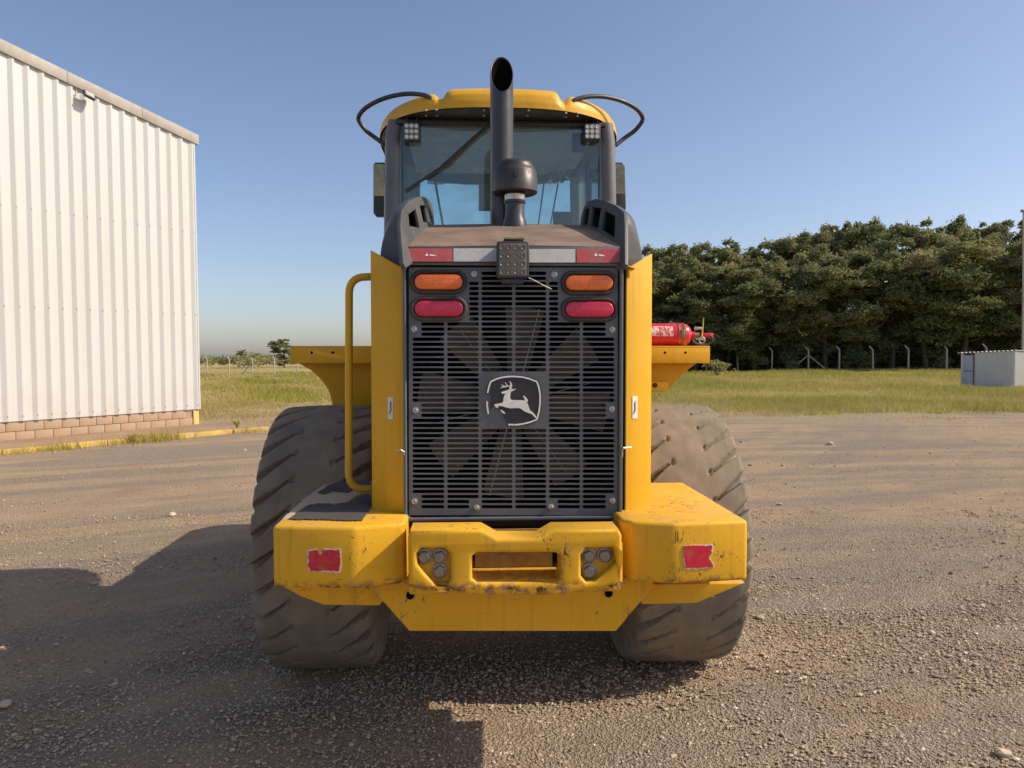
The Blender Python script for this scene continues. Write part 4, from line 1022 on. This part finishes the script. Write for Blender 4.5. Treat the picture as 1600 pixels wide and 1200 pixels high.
MB().lathe([(.046, z_(291)), (.046, z_(311)), (.052, z_(312)), (.052, z_(316)), (.046, z_(317)), (.047, z_(338)), (.055, z_(344)), (.06, z_(358))], (0, 0, 0), 'Z', 36).build('neck', 'pipe_grey', pc)
MB().lathe([(.048, z_(312)), (.050, z_(303))], (0, 0, 0), 'Z', 36).build('clamp', 'zinc', pc)
MB().box(-.008, .008, -rc - .006, -rc + .01, z_(281), z_(272)).build('clip', 'pipe_grey', pc)

# ---- work lights
def work_light(x0, x1, y0, y1, ly, n, lensmat, brk):
    w = empty('work_light', WL)
    a = L(x0, y1, ly); b = L(x1, y0, ly); u0, u1, v0, v1 = a.x, b.x, a.z, b.z
    plate('housing', [rrect(u0, u1, v0, v1, .012)], .025, 'black_plastic', w, face(ly + .026), .004, 2)
    g_ = (u1 - u0) * .07; plate('lens_plate', [rrect(u0 + g_, u1 - g_, v0 + g_, v1 - g_, .006)], .003, 'led_lens', w, face(ly - .0005), .001)
    cu, cv = (u1 - u0 - 2 * g_) / n, (v1 - v0 - 2 * g_) / n
    mb = MB()
    for i in range(n):
        for j in range(n):
            mb.lathe([(cu * .42, 0), (cu * .40, -.0035), (cu * .30, -.0035), (cu * .20, -.001), (0, -.003)], (u0 + g_ + cu * (i + .5), ly - .0036, v0 + g_ + cv * (j + .5)), 'Y', 14)
    mb.build('led_cups', lensmat, w)
    fb = MB()
    for k in range(7):
        t = u0 + (u1 - u0) * (k + .5) / 7; fb.box(t - .003, t + .003, ly + .05, ly + .075, v0 + .008, v1 - .004)
    fb.build('cooling_fins', 'black_plastic', w)
    br = MB()
    if brk == 'below': br.box(u0 + .02, u1 - .02, ly + .01, ly + .085, v0 - .018, v0 - .003)
    else:
        for t in (u0 + .02, u1 - .02): br.box(t - .003, t + .003, ly + .01, ly + .04, v1 - .01, v1 + .055)
        br.box(u0 + .017, u1 - .017, ly + .01, ly + .04, v1 + .05, v1 + .056)
    br.build('bracket', 'black_plastic', w); return w
wl0 = work_light(776, 826.5, 377, 434.5, -1.67, 4, 'led_lens', 'below')
MB().box(L(787, 440, -1.62).x, L(818, 440, -1.62).x, -1.66, -1.56, L(800, 376, -1.62).z, L(800, 373.5, -1.62).z).build('top_vent', 'brass', wl0)
MB().tube([L(826, 434, -1.60), L(840, 441, -1.585), L(851, 447, -1.575), L(862, 452, -1.56)], .0025, 6).build('cable', 'zinc', wl0)
work_light(630, 656, 191, 220, .02, 3, 'led_bright', 'above')
work_light(912, 939, 192.5, 218.5, .02, 3, 'led_bright', 'above')

# ---- cab
cab = empty('cab', WL)
ZU = 3.205
def outline(a, sc=1.0, hw=.800, hl=1.0, cy=.83, p=2.7):
    c, s = math.cos(a), math.sin(a)
    return (math.copysign(abs(c) ** (2 / p), c) * hw * sc, cy + math.copysign(abs(s) ** (2 / p), s) * hl * sc)
def roof(u, v):
    a = 2 * math.pi * u
    lev = [(1.0, 0), (1.0, .032), (.992, .068), (.972, .096), (.94, .115), (.87, .126), (.7, .132), (.4, .134), (0.02, .135)]
    i = min(len(lev) - 2, int(v * (len(lev) - 1))); t = v * (len(lev) - 1) - i
    s = lev[i][0] + (lev[i + 1][0] - lev[i][0]) * t; h = lev[i][1] + (lev[i + 1][1] - lev[i][1]) * t
    x, y = outline(a, s); ax_ = abs(x)
    val = math.exp(-((ax_ - .36) / .028) ** 2) + .0; h -= .042 * val * min(1, h / .06)
    h += .012 * (1 if ax_ < .33 else 0) * min(1, h / .08)
    h -= .05 * max(0, ax_ - .45) * min(1, h / .08)
    return (x, y, ZU + .005 + h)
rf = MB().grid(roof, 240, 32, True).build('roof', 'yellow_roof', cab, smooth=35)
und = [(*outline(2 * math.pi * k / 72, .985), ZU + .004) for k in range(72)]
MB().prism(und, (0, 0, .012)).build('roof_underside', 'black_plastic', cab)
MB().box(-.64, .64, .055, .13, ZU - .03, ZU + .002).build('rear_header', 'black_plastic', cab, .008)
bmq = MB()
for px, py in [(666, 172), (682, 171), (683, 180), (666, 180), (756, 172), (756, 180), (824, 180), (826, 172), (884, 176), (902, 176), (884, 182), (902, 181)]:
    d = LR(px, py); q = OL + d * ((ZU - OL.z) / d.z); bmq.lathe([(.008, -.006), (.008, .002)], (q.x, q.y, ZU), 'Z', 8)
bmq.build('rivets', 'zinc', cab)
for sx in (-1, 1):
    MB().tube([(sx * .668, .15, 1.6), (sx * .672, .14, 2.2), (sx * .665, .13, 2.75), (sx * .655, .12, 3.1), (sx * .640, .12, ZU)], .052, 16).build('rear_pillar', 'pillar_grey', cab)
    MB().prism([(sx * .60, 1.18, 1.6), (sx * .68, 1.20, 1.6), (sx * .66, 1.20, ZU), (sx * .57, 1.18, ZU)], (0, .09, 0)).build('front_pillar', 'interior', cab)
    MB().box(min(sx * .655, sx * .67), max(sx * .655, sx * .67), .72, .78, 1.6, ZU).build('door_pillar', 'interior', cab)
    MB().prism([(sx * .665, .17, 2.0), (sx * .665, 1.19, 2.0), (sx * .648, 1.19, ZU), (sx * .648, .17, ZU)], (sx * .006, 0, 0)).build('side_window', 'cab_glass', cab, smooth=0)
MB().prism([(-.64, .10, 2.3), (.64, .10, 2.3), (.635, .085, ZU - .01), (-.635, .085, ZU - .01)], (0, .006, 0)).build('rear_window', 'cab_glass', cab, smooth=0)
for sx in (-1, 1): MB().box(min(sx * .598, sx * .606), max(sx * .598, sx * .606), .088, .099, 2.3, ZU - .02).build('window_seal', 'rubber', cab)
MB().prism([(-.60, 1.215, 1.9), (.60, 1.215, 1.9), (.58, 1.215, ZU - .01), (-.58, 1.215, ZU - .01)], (0, .006, 0)).build('windscreen', 'cab_glass', cab, smooth=0)
vis = XZ(ragged([(666, 255), (897, 255), (897, 282), (850, 284), (800, 287), (730, 288), (708, 286), (690, 288), (668, 288)], .9, 6), 1.20)
plate('sun_film', [vis], .001, 'visor_film', cab, face(1.205))
MB().box(-.60, .60, .16, 1.19, ZU - .012, ZU - .004).build('headliner', 'headliner', cab)
MB().box(-.60, .60, 1.17, 1.21, ZU - .05, ZU - .001).build('front_header', 'headliner', cab)
MB().box(-.62, .62, .16, 1.19, 1.62, 1.66).build('floor', 'interior', cab)
MB().prism([(-.62, .98, 1.66), (-.62, 1.16, 1.66), (-.62, 1.18, 2.25), (-.62, 1.0, 2.3)], (1.24, 0, 0)).build('dashboard', 'interior', cab, .02)
seat = MB().box(-.24, .24, .34, .82, 1.95, 2.08); seat.box(-.22, .22, .30, .42, 2.08, 2.50)
seat.build('seat', 'seat_cloth', cab, .05, 3)
q = L(880, 343, .95); MB().box(q.x - .075, q.x + .075, .93, .97, q.z - .07, q.z + .055).build('monitor', 'monitor', cab, .012)
MB().box(L(748, 300, 1.195).x, L(772, 300, 1.195).x, 1.19, 1.194, L(760, 330, 1.195).z, L(760, 288, 1.195).z).build('window_card', 'monitor', cab)
for a, b in (((850, 286), (841, 352)), ((872, 286), (860, 352))): MB().tube([L(*a, 1.27), L(*b, 1.27)], .006, 6).build('guard_rod', 'black_plastic', cab)
MB().tube([L(676, 262, 1.26), L(692, 352, 1.26)], .009, 6).build('wiper_rod', 'black_plastic', cab)
for (x0, y0, x1, y1) in ((855, 268, 870, 288), (872, 267, 880, 287), (882, 264, 900, 280)):
    plate('interior_mirror', [XZ([(x0, y0 + 2), (x1, y0), (x1 + 1, y1 - 2), (x0 + 3, y1)], 1.1)], .006, 'mirror_glass', cab, face(1.1), .002)
MB().box(L(894, 220, .14).x, L(915, 220, .14).x, .12, .17, L(900, 237, .14).z, L(900, 208, .14).z).build('speaker', 'black_plastic', cab, .008)
# rear wiper
wp = empty('rear_wiper', WL)
MB().tube([L(770, 192, .05), L(742, 214, .05), L(690, 260, .055)], [.012, .010, .008], 8).build('arm', 'black_plastic', wp)
MB().tube([L(752, 206, .058), L(700, 256, .06), L(633, 298, .068)], [.007, .012, .006], 6).build('blade', 'rubber', wp)
# roof rails
for sd, pts in ((-1, [(678, 172, -.06), (676, 160, -.08), (668, 150.5, -.08), (645, 146.5, -.05), (618, 149, 0), (592, 157, .06), (571, 169, .12), (561, 181, .16), (561.5, 190, .18), (572, 204, .2), (586, 215, .2), (601, 226, .18)]),
                (1, [(891, 176, -.06), (892, 165, -.08), (899, 156, -.08), (920, 151, -.05), (946, 151.5, 0), (972, 158, .06), (993, 169, .12), (1003, 181, .16), (1003, 190, .18), (992, 204, .2), (977, 215, .2), (962, 227, .18)])):
    MB().tube(spline([L(*p) for p in pts]), .0135, 12).build('roof_rail', 'dark_metal', cab)
# outside mirrors
for sd, c in ((-1, [(583.5, 258), (586, 254), (603, 254), (603, 338), (588, 338), (583.5, 333)]), (1, [(958, 254), (972, 254), (976, 259), (978, 326), (974, 331), (958, 331)])):
    mr_ = empty('mirror', WL); ly = .62; k = XZ(c, ly)
    cx = sum(p[0] for p in k) / len(k); cz = sum(p[1] for p in k) / len(k)
    plate('mirror_shell', [k], .03, 'black_plastic', mr_, face(ly + .02), .008, 2)
    plate('mirror_face', [[(cx + (a - cx) * .80, cz + (b - cz) * .90) for a, b in k]], .002, 'mirror_glass', mr_, lambda u, v, w: (u, ly - .014 - w + (v - cz) * -.13, v))
    MB().tube([(sd * .66, .9, cz + .1), (cx, ly + .04, cz + .1)], .012, 8).build('mirror_arm', 'black_plastic', mr_)

# ---- fenders beside the cab
for sd, gus, edge in ((-1, [(463, 566), (486, 579), (503, 595), (513, 610), (518, 628), (522, 648), (600, 648), (600, 566)], (452.5, 640)),
                      (1, [(1091, 566), (1072, 581), (1056, 597), (1047, 608), (1038, 612), (1000, 612), (1000, 566)], (1109.5, 960))):
    f = empty('fender', WL); a = L(edge[0], 540.5, .15); b = L(edge[0], 567.5, .15); xi = sd * .66
    MB().box(min(a.x, xi), max(a.x, xi), .15, 1.45, a.z - .012, a.z).build('deck', 'yellow_paint', f, .003)
    MB().box(min(a.x, xi), max(a.x, xi), .15, .162, b.z, a.z - .010).build('flange', 'yellow_paint', f, .003)
    MB().box(min(a.x, a.x - sd * .012), max(a.x, a.x - sd * .012), .164, 1.45, b.z, a.z - .014).build('side_flange', 'yellow_paint', f, .003)
    plate('gusset', [XZ(gus, .32)], .006, 'yellow_paint', f, face(.34), .002)
    plate('gusset', [XZ(gus, .22)], .006, 'yellow_paint', f, face(.95), .002)
    for px in ((487, 520) if sd < 0 else (1039, 1071)):
        q = L(px, 551, .15); MB().lathe([(.008, 0), (.008, .004)], (q.x, .147, q.z), 'Y', 12).build('hole', 'black_void', f)
    if sd > 0:
        q = L(1023, 602, .22); MB().lathe([(.017, 0), (.017, .02)], (q.x, .213, q.z), 'Y', 12).build('rubber_stop', 'rubber', f)
        MB().box(q.x - .15, q.x + .09, .215, .23, q.z - .035, q.z + .022).build('bracket_strap', 'yellow_paint', f, .003)
    MB().box(min(sd * .55, sd * .95), max(sd * .55, sd * .95), .35, 1.15, 1.15, 1.60).build('tool_box', 'black_plastic', f, .02)

# ================================================================== fire extinguisher lying on the right fender
fz = L(1109.5, 540.5, .15).z; fb_ = Vector((1.02, .26, fz))
fe = empty('fire_extinguisher'); fe.matrix_world = M @ Matrix.Translation(fb_)
tag(fe, 'red fire extinguisher lying on its side on the yellow fender', 'fire extinguisher')
rE = .073; xe = L(1078, 520, .26).x - fb_.x
MB().lathe([(0, -.32), (.05, -.315), (rE, -.28), (rE, xe - .055), (rE * .93, xe - .025), (rE * .65, xe - .004), (.022, xe + .006), (.02, xe + .03)], (0, 0, rE), 'X', 32).build('cylinder', 'red_enamel', fe)
la = L(1052, 514, .19).x - fb_.x
MB().grid(lambda u, v: (la - .22 + .22 * u, -(rE + .0015) * math.cos(-.15 + .95 * v), rE + (rE + .0015) * math.sin(-.15 + .95 * v)), 4, 10).build('print_label', 'printed_label', fe)
for xs in (xe - .085, xe - .05): MB().lathe([(rE + .001, -.006), (rE + .004, -.005), (rE + .004, .005), (rE + .001, .006)], (xs, 0, rE), 'X', 32).build('strap', 'brass', fe)
MB().box(xe - .078, xe - .055, -rE - .012, -rE + .01, rE - .02, rE + .03).build('buckle', 'brass', fe, .003)
MB().tube([(xe + .01, 0, rE), (xe + .06, 0, rE)], .016, 12).build('valve', 'brass', fe)
MB().prism([(xe + .03, -.01, rE + .03), (xe + .03, -.01, rE + .055), (xe + .075, -.01, rE + .05), (xe + .08, -.01, rE + .035)], (0, .02, 0)).build('gauge', 'zinc', fe, .004)
MB().prism([(xe + .075, -.012, rE - .018), (xe + .08, -.012, rE + .012), (xe + .145, -.012, rE + .012), (xe + .155, -.012, rE), (xe + .145, -.012, rE - .016)], (0, .024, 0)).build('handle', 'red_enamel', fe, .006, 2)
MB().prism([(xe + .04, -.012, rE - .03), (xe + .04, -.012, rE - .016), (xe + .10, -.012, rE - .026), (xe + .10, -.012, rE - .036)], (0, .024, 0)).build('lever', 'zinc', fe, .003)
MB().tube([(xe + .01, -.02, rE - .02)] + [(xe + .075 + .065 * math.cos(t), -.03, rE - .03 + .036 * math.sin(t)) for t in np.linspace(3.4, 7.0, 14)], .008, 8).build('hose', 'rubber', fe)
MB().tube([(xe + .065 + .02 * math.cos(t), -.045, rE - .035 + .02 * math.sin(t)) for t in np.linspace(0, 6.28, 14)], .004, 6).build('pull_ring', 'zinc', fe)
MB().tube([(xe + .068, -.035, rE - .01), (xe + .072, -.035, rE + .03), (xe + .08, -.03, rE + .11)], [.005, .004, .0025], 6).build('cable_tie', 'tie_yellow', fe)
